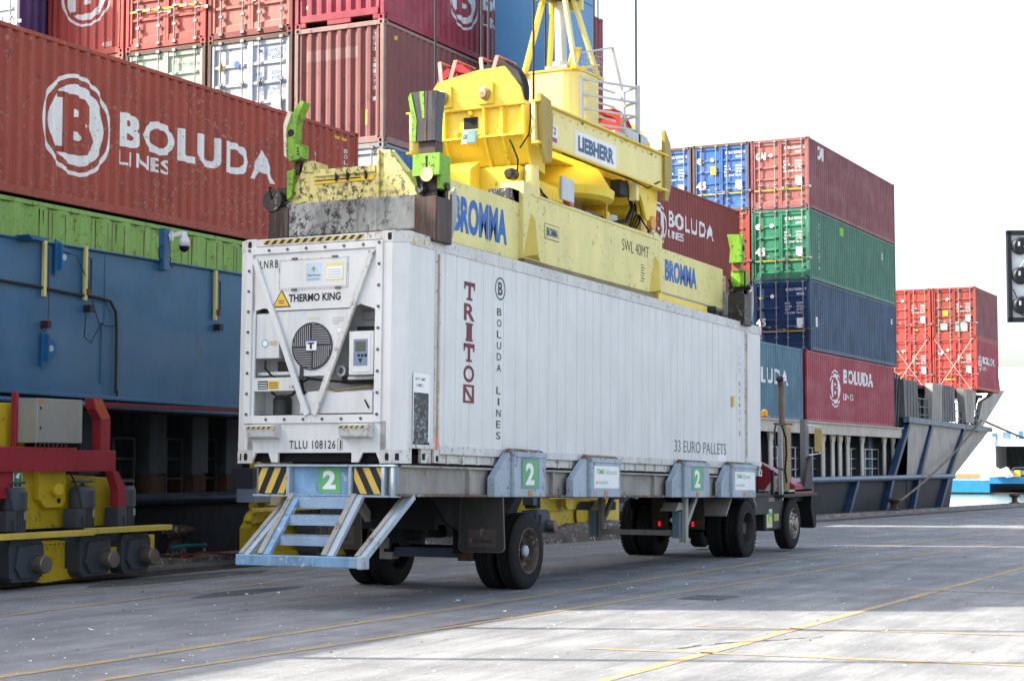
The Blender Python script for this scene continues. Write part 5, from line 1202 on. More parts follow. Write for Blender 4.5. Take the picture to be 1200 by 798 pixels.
# container guides along the side, each a leaning blue block
for k, (xw, x0, x1, dz) in enumerate(((2.22,2.68,3.66,.245), (4.72,5.22,6.33,.215), (8.65,9.10,10.28,.225), (11.05,11.5,12.78,.235))):
    for s in (0, 1):
        Yg = (lambda y: y) if s == 0 else (lambda y: 2.0-y)
        g = MB(); a, b = sorted((Yg(-.14), Yg(-.02)))
        g.prism([(xw,-.385),(xw,-.13),(x0-.02,dz-.03),(x1,dz-.03),(x1,-.385)], 'y', a, b, TB)
        go = g.build('container_guide', tr, .008)
        g = MB(); a, b = sorted((Yg(-.20), Yg(-.14))); g.box(x0, x1, a, b, -.385, dz-.05, TB); g.build('face_plate', go, .01)
        g = MB(); g.tube([(x0-.03,Yg(-.10),dz-.03),(x1+.03,Yg(-.10),dz-.035)], [.055,.055], TRUST, 8); g.box(x0, x1+.02, *sorted((Yg(-.215),Yg(-.14))), dz-.085, dz-.02, TB); g.build('lip', go)
        if s == 0:
            g = MB(); g.box((x0+x1)/2-.06, (x0+x1)/2+.05, -.212, -.20, -.36, -.29, LAMP); g.build('marker_lamp', go)
            q = Flat2D(); xm = (x0+x1)/2
            if k in (0, 2):
                q.rect(xm-.30,-.27,xm+.28,.15,mat('weathered_blue_patch',(.15,.25,.36),.5,var=.2),.002); q.rect(xm-.25,-.25,xm+.22,.12,TGR,.004); q.text('2', xm-.16, -.22, .30, WHITEC, w=.27, bold=.04, lift=.006)
            else:
                q.rect(x0+.10,-.25,x1-.08,.08,WHITEC,.003); q.text('TMS', x0+.18, -.04, .075, mat('sign_green_text',(.20,.48,.15),.5), w=.30, bold=.03, lift=.005)
                q.text('Alicante', x0+.52, -.045, .085, mat('sign_pale_green_text',(.40,.58,.42),.5), w=.44, lift=.005); q.disc(x0+.20,-.17,.025,LAMP,.005); q.text('ALGATECA', x0+.27, -.185, .04, mat('sign_green_text',(.20,.48,.15),.5), w=.36, lift=.005)
            q.lay('plate', go, lambda a, b: (a, -.20, b), (0,-1,0))
# rear steps
TREAD = mat('chequer_tread_blue', (.30,.41,.53), .5, var=.12, streak=.2, stc=(.5,.52,.54), bump=1.0)
def Z(x, z): return lz(x, z)
g = MB(); g.box(-.93, -.80, -.03, 1.76, Z(-.85,.52), Z(-.85,.65), TBB); g.box(-.95,-.79,-.04,.04,Z(-.85,.51),Z(-.85,.66),TB); g.build('bumper_bar', tr, .01)
for y in (1.40, .50):
    g = MB(); g.bar((-.18,y-.02,Z(0,1.34)),(-.85,y-.02,Z(-.8,.64)), .05, .13, TB if y < 1 else TBB, up=(0,1,0)); g.bar((-.18,y+.04,Z(0,1.34)),(-.85,y+.04,Z(-.8,.64)), .07, .09, TG); g.build('stringer', tr)
for y, x in ((.03, .28), (1.66, .2)):
    g = MB(); g.bar((x,y,Z(0,1.34)),(-.86,y,Z(-.8,.62)), .07, .12, TB, up=(0,1,0)); g.bar((x,y+.05,Z(0,1.34)),(-.86,y+.05,Z(-.8,.62)), .06, .11, TG); g.build('brace', tr)
for x, z0, z1 in ((-.22,1.19,1.35), (-.42,.99,1.12), (-.62,.755,.885)):
    g = MB(); g.box(x-.02, x+.01, .56, 1.40, Z(x,z0), Z(x,z1), TREAD); g.box(x-.02, x+.14, .56, 1.40, Z(x,z1)-.015, Z(x,z1), TREAD)
    for i in range(22):
        for j in range(4): yy = .60+i*.037; zz = Z(x,z0)+.02+j*(z1-z0-.03)/3.6+(.010 if i%2 else 0); g.obox((x-.023,yy,zz),(.006,0,0),(0,.022,.012*(1 if (i+j)%2 else -1)),(0,-.002,.005),TREAD)
    g.build('tread', tr)
# wheels
RIMR = mat('rim_rusty_brown', (.16,.12,.095), .55, .3, .3, streak=.3, rust=.4, chips=.4, chipc=(.5,.48,.44)); RIMD = mat('rim_dark', (.05,.042,.038), .6, .3, .3, rust=.4)
HUBB = mat('hub_pale_blue', (.36,.47,.52), .4); HUBS = mat('hub_metal', (.28,.23,.18), .4, .7, .3, rust=.4)
def tyre(x, y0, y1, z, r, nm='tyre', parent=None, face=-1, style='trailer', tread=False):
    w_ = y1-y0; g = MB(); pr = [(0,r*.60),(.004,r*.66),(.0,r*.80),(.012,r*.93),(.035,r*.985),(.045,r)]
    n_ = 4; 
    for k in range(1, n_): t = .045+(w_-.09)*k/n_; pr += [(t-.008,r),(t-.006,r-.014),(t+.006,r-.014),(t+.008,r)]
    pr += [(w_-.045,r),(w_-.035,r*.985),(w_-.012,r*.93),(w_,r*.80),(w_-.004,r*.66),(w_,r*.60)]
    g.lathe((x,y0,z), (0,1,0), pr, RUBBER, 44, sharp=False)
    if tread:
        for k in range(44):
            a = 2*math.pi*k/44
            for t0, t1 in ((.01,.075),(w_-.075,w_-.01)):
                c = Vector((x+math.cos(a)*(r-.004), y0+(t0+t1)/2, z+math.sin(a)*(r-.004))); g.obox(c, (0,t1-t0,0), (-math.sin(a)*.045,0,math.cos(a)*.045), (math.cos(a)*.03,0,math.sin(a)*.03), RUBBER)
    o = g.build(nm, parent)
    yf_ = y0 if face < 0 else y1; s = 1 if face < 0 else -1
    g = MB(); M1 = RIMR if style != 'dark' else RIMD
    if style == 'front':
        g.lathe((x,yf_,z), (0,s,0), [(.005,r*.61),(-.005,r*.585),(.01,r*.57),(.05,r*.53),(.03,r*.40),(.0,r*.30),(-.03,r*.24),(-.06,r*.22),(-.07,r*.001)], HUBS, 32)
        for k in range(10): a = k*.628; g.lathe((x+math.cos(a)*r*.36,yf_+.0*s,z+math.sin(a)*r*.36),(0,-s,0),[(-.03,.022),(.03,.022),(.035,.001)],STEEL,6)
        for k in range(10): a = .314+k*.628; g.lathe((x+math.cos(a)*r*.47,yf_+.035*s,z+math.sin(a)*r*.47),(0,-s,0),[(0,.001),(-.0,.02),(.008,.02),(.009,.001)],DARK,8)
    else:
        g.lathe((x,yf_,z), (0,s,0), [(.005,r*.61),(-.006,r*.585),(.01,r*.57),(.06,r*.545),(.14,r*.52),(.17,r*.50),(.175,r*.28)], M1, 32)
        g.lathe((x,yf_,z), (0,s,0), [(.18,r*.50),(.165,r*.30),(.16,r*.22),(.07,r*.20),(.07,.001)], RIMD, 28)
    ro = g.build('rim', o)
    if style == 'trailer':
        g = MB(); g.lathe((x,yf_+.07*s,z), (0,-s,0), [(0,r*.15),(.03,r*.145),(.045,r*.10),(.05,.001)], HUBB, 20); g.build('hub_cap', o)
    return o
RT = .53
for k, (y0, y1, face, sty) in enumerate(((0,.28,-1,'trailer'), (.33,.61,-1,'dark'), (2.08,2.36,1,'dark'), (2.42,2.70,1,'dark'))):
    o = tyre(3.55, y0, y1, Z(3.31,RT), RT, 'wheel', tr, face if k != 2 else -1, sty)
g = MB(); g.tube([(3.55,.2,Z(3.5,RT)),(3.55,2.5,Z(3.5,RT))], .06, TD, 10); g.box(3.0,3.08,.62,2.0,Z(3,.44),Z(3,.57),mat('axle_navy',(.03,.05,.08),.5,var=.2)); g.box(2.95,3.15,.6,.8,Z(3,.40),Z(3,.62),RUSTB); g.box(2.95,3.15,1.85,2.05,Z(3,.40),Z(3,.62),TG)
g.box(2.9,3.9,.72,.85,Z(3,.5),Z(3,1.3),TD); g.box(2.9,3.9,1.85,1.95,Z(3,.5),Z(3,1.3),TD); g.lathe((3.0,1.45,Z(3,.78)),(0,1,0),[(0,.001),(0,.12),(.2,.12),(.2,.001)],TD,14); g.lathe((3.0,1.05,Z(3,.80)),(0,1,0),[(0,.001),(0,.09),(.2,.09),(.2,.001)],TD,14)
g.tube([(2.9,1.0,Z(3,.85)),(2.6,1.1,Z(3,.75)),(2.6,1.4,Z(3,1.0)),(2.7,1.6,Z(3,1.25))], .018, RUBBER, 6); g.build('axle', tr)
g = MB(); g.prism([(2.0,Z(2,1.34)),(4.6,Z(4.6,1.3)),(4.3,Z(4.3,1.05)),(3.9,Z(4,.8)),(2.8,Z(3,.8)),(2.4,Z(2.4,.95))], 'y', .70, .74, TD)
g.box(2.2,2.3,.75,1.9,Z(2.2,.85),Z(2.2,1.34),TD); g.bar((1.7,1.72,Z(2,1.3)),(2.9,1.9,Z(3,.6)),.08,.12,TG); g.build('suspension_hanger', tr)
MUD = mat('mud_flap_rubber', (.042,.040,.036), .75, var=.2, streak=.4, stc=(.10,.095,.085)); MUE = mat('mud_flap_edge', (.16,.14,.11), .7)
for ya, yb in ((-.12,.50), (2.10,2.72)):
    g = MB(); z0, z1 = Z(2.5,.55), Z(2.5,1.33); r = .06
    pts = [(ya,z1),(ya-.03,z0+r),(ya-.01,z0+.02),(ya+.04,z0),(yb-.02,z0),(yb+.03,z0+.02),(yb+.05,z0+r),(yb+.02,z1)]
    g.prism(pts, 'x', 2.50, 2.515, MUE); c = ((ya+yb)/2, (z0+z1)/2); g.prism([(c[0]+(p[0]-c[0])*.965, c[1]+(p[1]-c[1])*.985) for p in pts], 'x', 2.496, 2.515, MUD); mo = g.build('mud_flap', tr)
    q = Flat2D(); q.rect(2.5-yb+.10,Z(2.5,.62),2.5-ya-.10,Z(2.5,.86),mat('flap_print_ground',(.075,.06,.055),.7),.001); q.text('f', 2.5-(ya+yb)/2-.04, Z(2.5,.77), .10, mat('flap_print_red',(.22,.12,.11),.7), w=.07, bold=.03, lift=.002); q.text('f', 2.5-yb+.12, Z(2.5,.67), .075, mat('flap_print_red',(.22,.12,.11),.7), w=.04, bold=.03, lift=.002); q.text('abrisem', 2.5-yb+.17, Z(2.5,.67), .07, mat('flap_print_dark',(.03,.03,.03),.7), w=.30, bold=.03, lift=.002)
    q.lay('flap_print', mo, lambda a, b: (2.496, 2.5-a, b), (-1,0,0))
# landing legs
LEGG = mat('leg_grey', (.30,.30,.28), .6, var=.2, streak=.4, rust=.4); LEGB = mat('leg_blue_grey', (.14,.20,.24), .6, var=.2, streak=.3)
for y in (.06, 1.62):
    M = LEGG if y < 1 else TG
    g = MB(); g.box(9.66,9.78,y-.06,y+.02,Z(9.7,.43),Z(9.7,1.18),M); g.box(9.60,9.74,y+.03,y+.17,Z(9.7,.47),Z(9.7,.92),LEGB); g.bar((9.72,y-.02,Z(9.7,.66)),(10.25,y-.02,Z(10.2,1.18)),.07,.09,M); g.box(9.58,9.80,y-.09,y+.03,Z(9.7,.40),Z(9.7,.47),M); g.build('landing_leg', tr, .006)
    g = MB(); g.prism([(9.30,Z(9.5,.93)),(9.78,Z(9.5,.96)),(9.78,Z(9.5,1.05)),(9.50,Z(9.5,1.08))], 'y', y-.0, y+.28, TG); g.build('step_plate', tr)
g = MB(); g.box(9.68,9.74,.05,1.62,Z(9.7,.51),Z(9.7,.60),TG); g.build('leg_tie_bar', tr)

# ------------------------------------------------------------------ terminal tractor
TKR = mat('tractor_red', (.26,.028,.038), .4, var=.1, streak=.1); TKP = mat('tractor_pink_red', (.42,.13,.17), .4, var=.1, streak=.2)  # TKP: paler pink red, used on the sloping bonnet top only
BLKT = mat('tractor_black', (.020,.021,.023), .55, var=.3, streak=.25, stc=(.06,.057,.054), spec=.3)
tk = thing('terminal_tractor', 'red and black yard tractor coupled to the trailer, with tall exhaust and perforated shield', 'tractor', (0,0,0))
for k, (y0, y1, face) in enumerate(((0,.29,-1),(.35,.64,-1),(1.74,2.03,-1),(2.09,2.38,-1))):
    tyre(12.88, y0, y1, .53, .53, 'wheel', tk, face, 'dark', True)
tyre(15.98, .08, .37, .52, .515, 'wheel', tk, -1, 'front'); tyre(15.98, 1.95, 2.24, .52, .515, 'wheel', tk, 1, 'dark')
g = MB(); g.box(11.7,17.8,.75,.92,.70,1.02,TD); g.box(11.7,17.8,1.5,1.67,.70,1.02,TD); g.tube([(12.88,.2,.53),(12.88,2.2,.53)],.09,TD,10); g.lathe((12.7,1.2,.53),(1,0,0),[(-.25,.001),(-.2,.2),(.2,.2),(.25,.001)],TD,16); g.lathe((11.95,.95,.52),(0,1,0),[(0,.001),(0,.13),(.4,.13),(.4,.001)],BLKT,16); g.box(15.85,16.1,.3,2.0,.42,.55,TD); g.build('chassis', tk)
g = MB(); g.box(11.9,14.5,.1,2.35,1.10,1.16,BLKT); g.box(13.4,14.6,.15,.6,.75,1.12,BLKT); g.prism([(11.6,.95),(11.75,1.2),(14.2,1.22),(14.2,1.16),(11.9,1.14)], 'y', .7, 1.7, TD); g.build('fifth_wheel_deck', tk, .006)
for ya, yb in ((.40,.74), (1.10,1.42)):
    g = MB(); g.prism([(ya,.54),(yb,.54),(yb,1.0),(yb-.1,1.2),(ya,1.2)] if ya < 1 else [(ya,.54),(yb,.54),(yb,1.2),(ya+.1,1.2),(ya,1.0)], 'x', 11.60, 11.63, mat('tail_plate_brown', (.05,.042,.035), .7, var=.3)); bo = g.build('tail_plate', tk)
    g = MB(); g.box(11.575,11.60,ya+.03,yb-.04,.57,.71,mat('tail_lamp_dull', (.10,.035,.02), .4)); lo_ = g.build('tail_light', bo)
TLE = bpy.data.materials.new('tail_lamp_lit'); TLE.use_nodes = True; TLE.node_tree.nodes['Principled BSDF'].inputs['Base Color'].default_value = (.4,.01,.01,1)
TLE.node_tree.nodes['Principled BSDF'].inputs['Emission Color'].default_value = (1,.02,.02,1); TLE.node_tree.nodes['Principled BSDF'].inputs['Emission Strength'].default_value = .30
for y in (1.25, .60):
    for z in (.615, .66): g = MB(); g.box(11.56,11.577,y-.02,y+.02,z-.018,z+.018,TLE); g.build('lit_lamp', tk)
for a, b in (((11.9,.78),(12.3,1.12)), ((13.1,1.12),(13.5,.78))):
    pass
g = MB(); g.prism([(11.75,.78),(12.1,1.14),(13.2,1.14),(13.45,.9),(13.45,.94),(13.22,1.17),(12.08,1.17),(11.72,.80)], 'y', .02, .66, TG); g.build('mudguard', tk)
g = MB(); g.box(14.43,15.62,.18,.75,.42,1.12,BLKT); fo_ = g.build('fuel_tank', tk, .03)
q = Flat2D(); q.text('GASOIL', 14.62, .99, .075, mat('pale_stencil',(.35,.35,.34),.6), w=.42, bold=.03, lift=.003); q.rect(14.53,.48,14.88,.84,mat('label_pale_green',(.55,.62,.45),.5),.002)
q.disc(14.76,.66,.13,mat('label_green',(.16,.36,.05),.5),.004,20); q.disc(14.76,.62,.09,mat('label_yellow_green',(.60,.62,.08),.5),.005,16); q.rect(15.0,.60,15.30,.74,mat('label_lime',(.35,.42,.10),.5),.003); q.text('BIO', 15.04, .64, .06, mat('label_green',(.16,.36,.05),.5), lift=.005)
q.lay('tank_labels', fo_, lambda a, b: (a, .18, b), (0,-1,0))
g = MB(); g.box(15.62,15.9,.3,.7,.38,.46,BLKT); g.bar((14.95,.3,1.12),(15.5,.25,1.42),.1,.16,mat('bracket_dusty',(.22,.19,.16),.7,var=.2)); g.build('bracket', tk)
# cab (left side, behind the reefer) and sloping red bonnet
g = MB(); g.prism([(15.5,1.0),(16.95,1.0),(16.95,1.9),(16.8,2.74),(15.6,2.74),(15.5,1.9)], 'y', 1.06, 2.3, TKR); co = g.build('cab', tk, .03)
g = MB(); g.box(15.75,16.65,1.04,1.055,1.95,2.6,GLS); g.box(15.49,15.51,1.2,2.2,1.9,2.6,GLS); g.build('window', co)
g = MB(); g.box(16.78,16.98,.90,1.12,2.70,2.73,mat('beacon_bracket_orange',(.6,.16,.08),.5)); g.lathe((16.88,.98,2.73),(0,0,1),[(0,.07),(.09,.07),(.13,.045),(.14,.001)],mat('amber_beacon',(.85,.42,.02),.25),14); g.build('beacon', co)
g = MB(); P_ = [(16.0,1.15),(17.7,1.15),(17.7,1.30),(16.0,1.30)]
g.add([(16.3,.95,1.12),(16.3,-.0+.15,1.12),(17.6,.15,1.12),(17.6,.95,1.12),(16.3,.95,1.80),(16.3,.15,1.28),(17.6,.15,1.20),(17.6,.95,1.62)], [(0,1,2,3)[::-1],(4,5,6,7),(0,4,7,3)[::-1],(0,1,5,4),(1,2,6,5),(2,3,7,6)], TKR)
g.add([(16.295,.96,1.81),(16.295,.15,1.29),(17.605,.15,1.21),(17.605,.96,1.63),(16.295,.96,1.79),(16.295,.15,1.27),(17.605,.15,1.19),(17.605,.96,1.61)], [(0,1,2,3),(4,0,3,7)[::-1],(0,4,5,1),(1,5,6,2),(2,6,7,3)], TKP); bo_ = g.build('bonnet', tk)
g = MB()
def on_b(t, s, l): # t: 0..1 from high to low edge, s along x
    return Vector((16.295+1.31*s, .96-.81*t, 1.81-.52*t-.18*s*(1-t)-.08*s*t+l))
g.add([on_b(.28,.0,.003),on_b(.36,.0,.003),on_b(.36,1,.003),on_b(.28,1,.003)],[(0,1,2,3)],BLACKM); g.add([on_b(.40,.0,.003),on_b(.56,.0,.003),on_b(.56,.45,.003),on_b(.40,.45,.003)],[(0,1,2,3)],mat('pale_decal',(.6,.5,.55),.5)); g.build('decal', bo_)
# exhaust: perforated shield, pipe, handrail
SHD = mat('perforated_shield', (.42,.33,.20), .4, .55, .15, streak=.3, rust=.3); HOLE = mat('shield_hole', (.02,.015,.01), .8)
g = MB(); g.tube([(16.35,.38,1.18),(16.35,.38,2.52)], .135, SHD, 24)
for i in range(34):
    for k in range(-4, 5):
        a = k*.3+(.15 if i%2 else 0)-2.6; r_ = .137; c = Vector((16.35+math.cos(a)*r_, .38+math.sin(a)*r_, 1.24+i*.037)); t_ = Vector((-math.sin(a),math.cos(a),0)); n_ = Vector((math.cos(a),math.sin(a),0))
        z_ = Vector((0,0,1)); g.add([c-t_*.014, c+z_*-.014, c+t_*.014, c+z_*.014], [(0,1,2,3)], HOLE)
g.build('exhaust_shield', tk)
g = MB(); g.tube([(16.2,.38,2.5),(16.2,.38,3.25),(16.17,.38,3.36),(16.1,.38,3.46)], [.065,.065,.065,.07], mat('exhaust_pipe_brown', (.20,.15,.11), .5, .4, .3, streak=.4, rust=.4), 14); g.tube([(16.11,.38,3.44),(16.08,.38,3.48)],.072,DARK,14); g.box(15.95,16.6,.28,.48,2.52,2.56,RUSTB); g.build('exhaust_pipe', tk)
g = MB(); g.box(15.36,15.43,.12,.2,1.0,2.5,STEEL); g.box(14.98,15.03,.18,.24,1.0,1.6,BLKT); g.build('grab_post', tk)
g = MB(); g.tube([(15.36,.1,2.5),(14.95,.1,2.52),(14.85,.1,2.4),(14.85,.1,1.75),(14.93,.1,1.65),(15.35,.1,1.62)], .02, BLKT, 8); g.build('handrail', tk)
g = MB(); g.tube([(15.35,.12,2.5),(15.57,.1,2.25),(15.6,.1,1.9),(15.49,.1,1.6),(15.6,.1,1.35)], .02, RUBBER, 7); g.build('air_hose', tk)
# platform, mirror post, mudguard, red hose posts
g = MB(); g.box(15.9,17.5,.15,.8,1.16,1.20,STEEL); g.box(16.3,17.4,.3,.9,.95,1.16,BLKT); g.build('engine_deck', tk)
g = MB(); g.box(17.30,17.52,.22,.34,1.2,2.66,mat('mirror_post_grey',(.14,.15,.15),.5,var=.1)); g.prism([(16.9,1.2),(17.50,1.2),(17.50,1.85),(17.40,1.9),(17.1,1.55)], 'y', .14, .20, BLKT); g.build('mirror_post', tk)
g = MB(); g.box(17.75,17.80,.0,.16,1.98,2.47,mat('mirror_shell_ochre',(.42,.32,.12),.4,var=.15)); g.tube([(17.4,.25,2.55),(17.85,.1,2.52),(17.9,.08,1.95),(17.5,.25,1.9)],.015,WHITEP,6); g.build('mirror', tk)
g = MB(); g.prism([(17.35,1.12),(17.62,1.1),(17.70,.75),(17.66,.40),(17.5,.38),(17.3,.8)], 'y', .12, .5, TD); g.box(17.68,17.72,.14,.26,.45,.85,mat('white_reflector',(.7,.7,.68),.4)); g.box(15.1,17.4,.0,.42,1.06,1.12,BLKT); g.build('front_mudguard', tk, .01)
g = MB()
for x, c in ((16.75,TKR),(17.05,mat('hose_red',(.3,.03,.03),.5))): g.tube([(x,.5,1.2),(x,.5,1.75)],.05,c,8); g.tube([(x,.5,1.75),(x-.1,.55,1.6),(x-.2,.55,1.3)],.025,RUBBER,6)
g.build('coupling_hose', tk)
# ------------------------------------------------------------------ portal crane: blue sill girder and column, yellow bogies, red frame
CB = mat('crane_blue', (.022,.11,.225), .42, var=.15, streak=.30, stc=(.07,.15,.23), fade=.18, rust=.06, rustc=(.10,.07,.05), nscale=.35)
CBT = mat('crane_blue_column', (.075,.24,.46), .4, var=.05, fade=.1, nscale=.4)
CY_ = mat('bogie_yellow', (.62,.45,.025), .42, var=.12, streak=.25, stc=(.25,.17,.03), chips=.2, chipc=(.06,.05,.04))
CYL = mat('bogie_yellow_rail', (.60,.46,.08), .45, var=.1, streak=.2)
CRD = mat('crane_frame_red', (.30,.022,.035), .45, var=.1, streak=.1); CRO = mat('crane_frame_orange_red', (.42,.08,.03), .45)
MOT = mat('gearmotor_grey', (.055,.065,.08), .45, var=.15); MOC = mat('shaft_cover_bronze', (.17,.145,.12), .4, .5)
pc = thing('portal_crane', 'blue portal crane on yellow motorised bogies with a red frame, straddling the quay edge', 'crane', (0,0,0))
g = MB(); g.prism([(-9,2.95),(22.2,2.55),(22.2,5.05),(-9,5.13)], 'y', 7.5, 8.4, CB); g.box(-9, 22.2, 7.44, 7.5, 5.08, 5.11, CB); g.prism([(-9,2.9),(22.2,2.50),(22.2,2.56),(-9,2.96)], 'y', 7.38, 8.5, CB); sb = g.build('sill_girder', pc, .01)
g = MB(); g.tube([(-9,7.42,2.80),(22.2,7.42,2.42)], .05, CB, 8); g.tube([(3.75,7.42,2.9),(3.75,7.42,2.62)], .02, BLACKM, 6); g.build('pipe', sb)
g = MB(); g.box(19.6, 21.7, 7.0, 8.75, 5.05, 26, CBT); g.box(19.7,21.6,7.1,8.6,1.1,2.6,CBT); g.build('column', pc, .02)
g = MB(); g.box(19.585,21.71,6.985,8.76,13.30,13.31,mat('weld_line_blue',(.05,.14,.28),.5)); g.build('weld_seam', pc)
# lugs, cable and yellow conduits on the girder
CBL = mat('crane_blue_lug', (.018,.12,.27), .42)
def lug(x, z, s=1):
    g = MB(); pts = [(x-.02,z+.26),(x+.08,z+.22),(x+.30,z+.08),(x+.30,z-.08),(x+.10,z-.25),(x-.02,z-.30)]
    g.prism(pts, 'y', 7.43, 7.46, CBL); g.prism([(7.5,z+.22),(7.36,z+.20),(7.36,z-.2),(7.5,z-.22)], 'x', x+.04, x+.06, CBL); g.lathe((x+.18,7.429,z),(0,-1,0),[(0,.001),(0,.05),(.002,.05),(.002,.001)],mat('lug_hole_pale',(.45,.5,.52),.6),12)
    g.build('lifting_lug', sb)
lug(2.28, 4.90); lug(2.02, 3.48)
g = MB(); g.prism([(1.4,5.12),(1.9,5.11),(1.75,5.06),(1.5,5.06)], 'y', 7.2, 7.5, CBL); g.build('lifting_lug', sb)
COND = mat('conduit_pale_yellow', (.62,.55,.20), .5, var=.08)
for x, z0, z1 in ((2.03,4.26,5.13), (2.97,4.28,5.13), (6.38,4.22,5.08)):
    g = MB(); g.box(x-.03, x+.03, 7.42, 7.47, z0, z1, COND); co_ = g.build('conduit', sb)
    if x > 2.5:
        g = MB(); g.tube([(x+.05,7.44,z1-.18),(x+.13,7.44,z1-.18),(x+.13,7.44,z0+.12),(x+.02,7.44,z0+.08)], .014, BLACKM, 6); g.box(x,x+.09,7.40,7.48,z0+.08,z0+.18,RUSTB); g.build('cable', sb)
    g = MB(); zz = z0-.12 if x > 2.5 else z0-.42; g.box(x-.02+(.05 if x>2.5 else .02), x+.08+(.05 if x>2.5 else 0), 7.36, 7.5, zz-.06, zz+.05, mat('socket_dark_red' if x < 2.5 else 'socket_dark', (.06,.012,.02) if x < 2.5 else (.02,.02,.025), .5)); g.build('socket', sb)
g = MB(); g.tube([(0.5,7.45,4.47),(1.1,7.45,4.42),(1.9,7.45,4.40),(2.6,7.45,4.36),(3.3,7.45,4.35),(3.58,7.45,4.32),(3.72,7.45,4.16),(3.75,7.45,3.9),(3.75,7.45,2.85)], .024, BLACKM, 7)
g.tube([(2.1,7.44,5.0),(2.12,7.43,4.4),(2.12,7.43,3.9),(2.05,7.43,3.72),(1.95,7.43,3.8)], .006, BLACKM, 5); g.tube([(2.35,7.44,5.0),(2.7,7.40,4.95),(3.0,7.43,4.6),(3.15,7.42,4.2),(3.3,7.42,3.9),(3.1,7.42,3.62),(2.95,7.43,3.7),(2.98,7.43,4.05)], .008, BLACKM, 5); g.build('cable', sb)
for x in (.0,3.5,8.5):
    g = MB(); g.box(x-.008,x+.008,7.490,7.5,2.85,5.05,CB); g.build('weld_seam', sb)
g = MB(); g.box(3.42,3.46,7.47,7.5,3.0,3.95,CB); g.box(3.42,3.75,7.47,7.5,3.93,3.96,CB); g.build('cable_duct', sb)
g = MB(); g.box(4.86,5.0,7.38,7.5,4.95,5.64,CB); po = g.build('camera_post', sb)
g = MB(); CW = mat('camera_white', (.70,.72,.74), .35); g.bar((4.98,7.4,5.52),(5.24,7.3,5.60),.05,.07,CW); g.lathe((5.26,7.28,5.62),(0,0,-1),[(0,.001),(0,.04),(.07,.055),(.14,.09),(.24,.10),(.25,.08)],CW,20,sharp=False)
g.box(4.99,5.02,7.32,7.46,5.44,5.60,CW); g.build('security_camera', po)
g = MB(); g.lathe((5.26,7.28,5.37),(0,0,-1),[(0,.09),(.05,.08),(.08,.05),(.10,.001)],mat('camera_dome_black',(.01,.01,.012),.1),18,sharp=False); g.build('camera_dome', po)
g = MB(); g.tube([(4.86,7.42,5.35),(4.78,7.44,5.3),(4.80,7.44,5.15),(4.88,7.44,5.08)], .012, BLACKM, 5); g.tube([(5.0,7.4,5.2),(5.06,7.4,5.15),(5.02,7.4,5.05),(5.12,7.4,5.0)], .010, BLACKM, 5); g.build('cable', po)
# red frame and cabinet
rfm = MB(); rfm.box(-6, 1.62, 6.40, 6.55, 1.62, 1.97, CRD); rfm.box(1.62, 2.52, 6.42, 6.55, 1.62, 1.93, CRD)
rfm.box(-2,.42,6.45,6.6,1.25,1.62,CRD); rfm.box(-2,.12,6.46,6.6,.72,1.25,CRD)
rfm.box(.66,.72,6.7,6.8,1.95,2.75,CRD); fr = rfm.build('red_frame', pc, .006)
g = MB(); g.prism([(2.02,2.70),(2.22,2.70),(2.42,2.42),(2.42,1.93),(2.20,1.93),(2.20,2.38),(2.05,2.55)], 'y', 6.45, 6.62, CRD); g.prism([(2.03,2.68),(2.21,2.68),(2.40,2.42),(2.22,2.38),(2.07,2.54)], 'y', 6.44, 6.45, CRO)
g.prism([(2.36,1.62),(2.50,1.62),(2.68,1.36),(2.68,.80),(2.52,.80),(2.50,1.33)], 'y', 6.35, 6.5, CRD)
for k in range(8): g.lathe((2.24,6.45,2.35-.05*k),(0,-1,0),[(0,.001),(0,.008),(.004,.001)],DARK,6)
g.build('red_post', fr, .004)
g = MB(); g.box(2.42,6.6,6.62,6.78,2.60,2.66,mat('cable_tray_red',(.14,.015,.02),.6,var=.2)); g.build('cable_tray', fr)
CAB = mat('cabinet_steel', (.34,.34,.32), .38, .35, .10, streak=.25, stc=(.24,.23,.20))
g = MB(); g.box(.70,1.66,6.35,6.80,2.03,2.66,CAB); cb = g.build('electrical_cabinet', fr, .006)
g = MB(); g.box(.712,1.65,6.342,6.35,2.04,2.65,CAB); 
for z in (2.50,2.22): g.box(.75,.775,6.335,6.343,z,z+.04,BLACKM)
g.box(.735,.82,6.338,6.341,2.58,2.645,LAMP); g.build('cabinet_door', cb)
g = MB()
for k in range(8): g.lathe((.85+k*.09,6.5,2.03),(0,0,-1),[(0,.02),(.05,.02),(.06,.001)],BOLT,8)
g.build('cable_gland', cb)
q = Flat2D(); GS = mat('safety_sign_green',(.02,.24,.07),.5); q.rect(.34,1.40,.52,1.64,WHITEC,.002); q.rect(.352,1.412,.508,1.628,GS,.004)
q.poly([(.38,1.55),(.42,1.60),(.49,1.61),(.45,1.56),(.46,1.53),(.41,1.53)], WHITEC,.006); q.rect(.42,1.44,.435,1.50,WHITEC,.006); q.rect(.415,1.425,.44,1.435,WHITEC,.006); q.rect(.33,1.28,.37,1.30,WHITEC,.003)
q.lay('safety_sign', fr, lambda a, b: (a, 6.44, b), (0,-1,0))
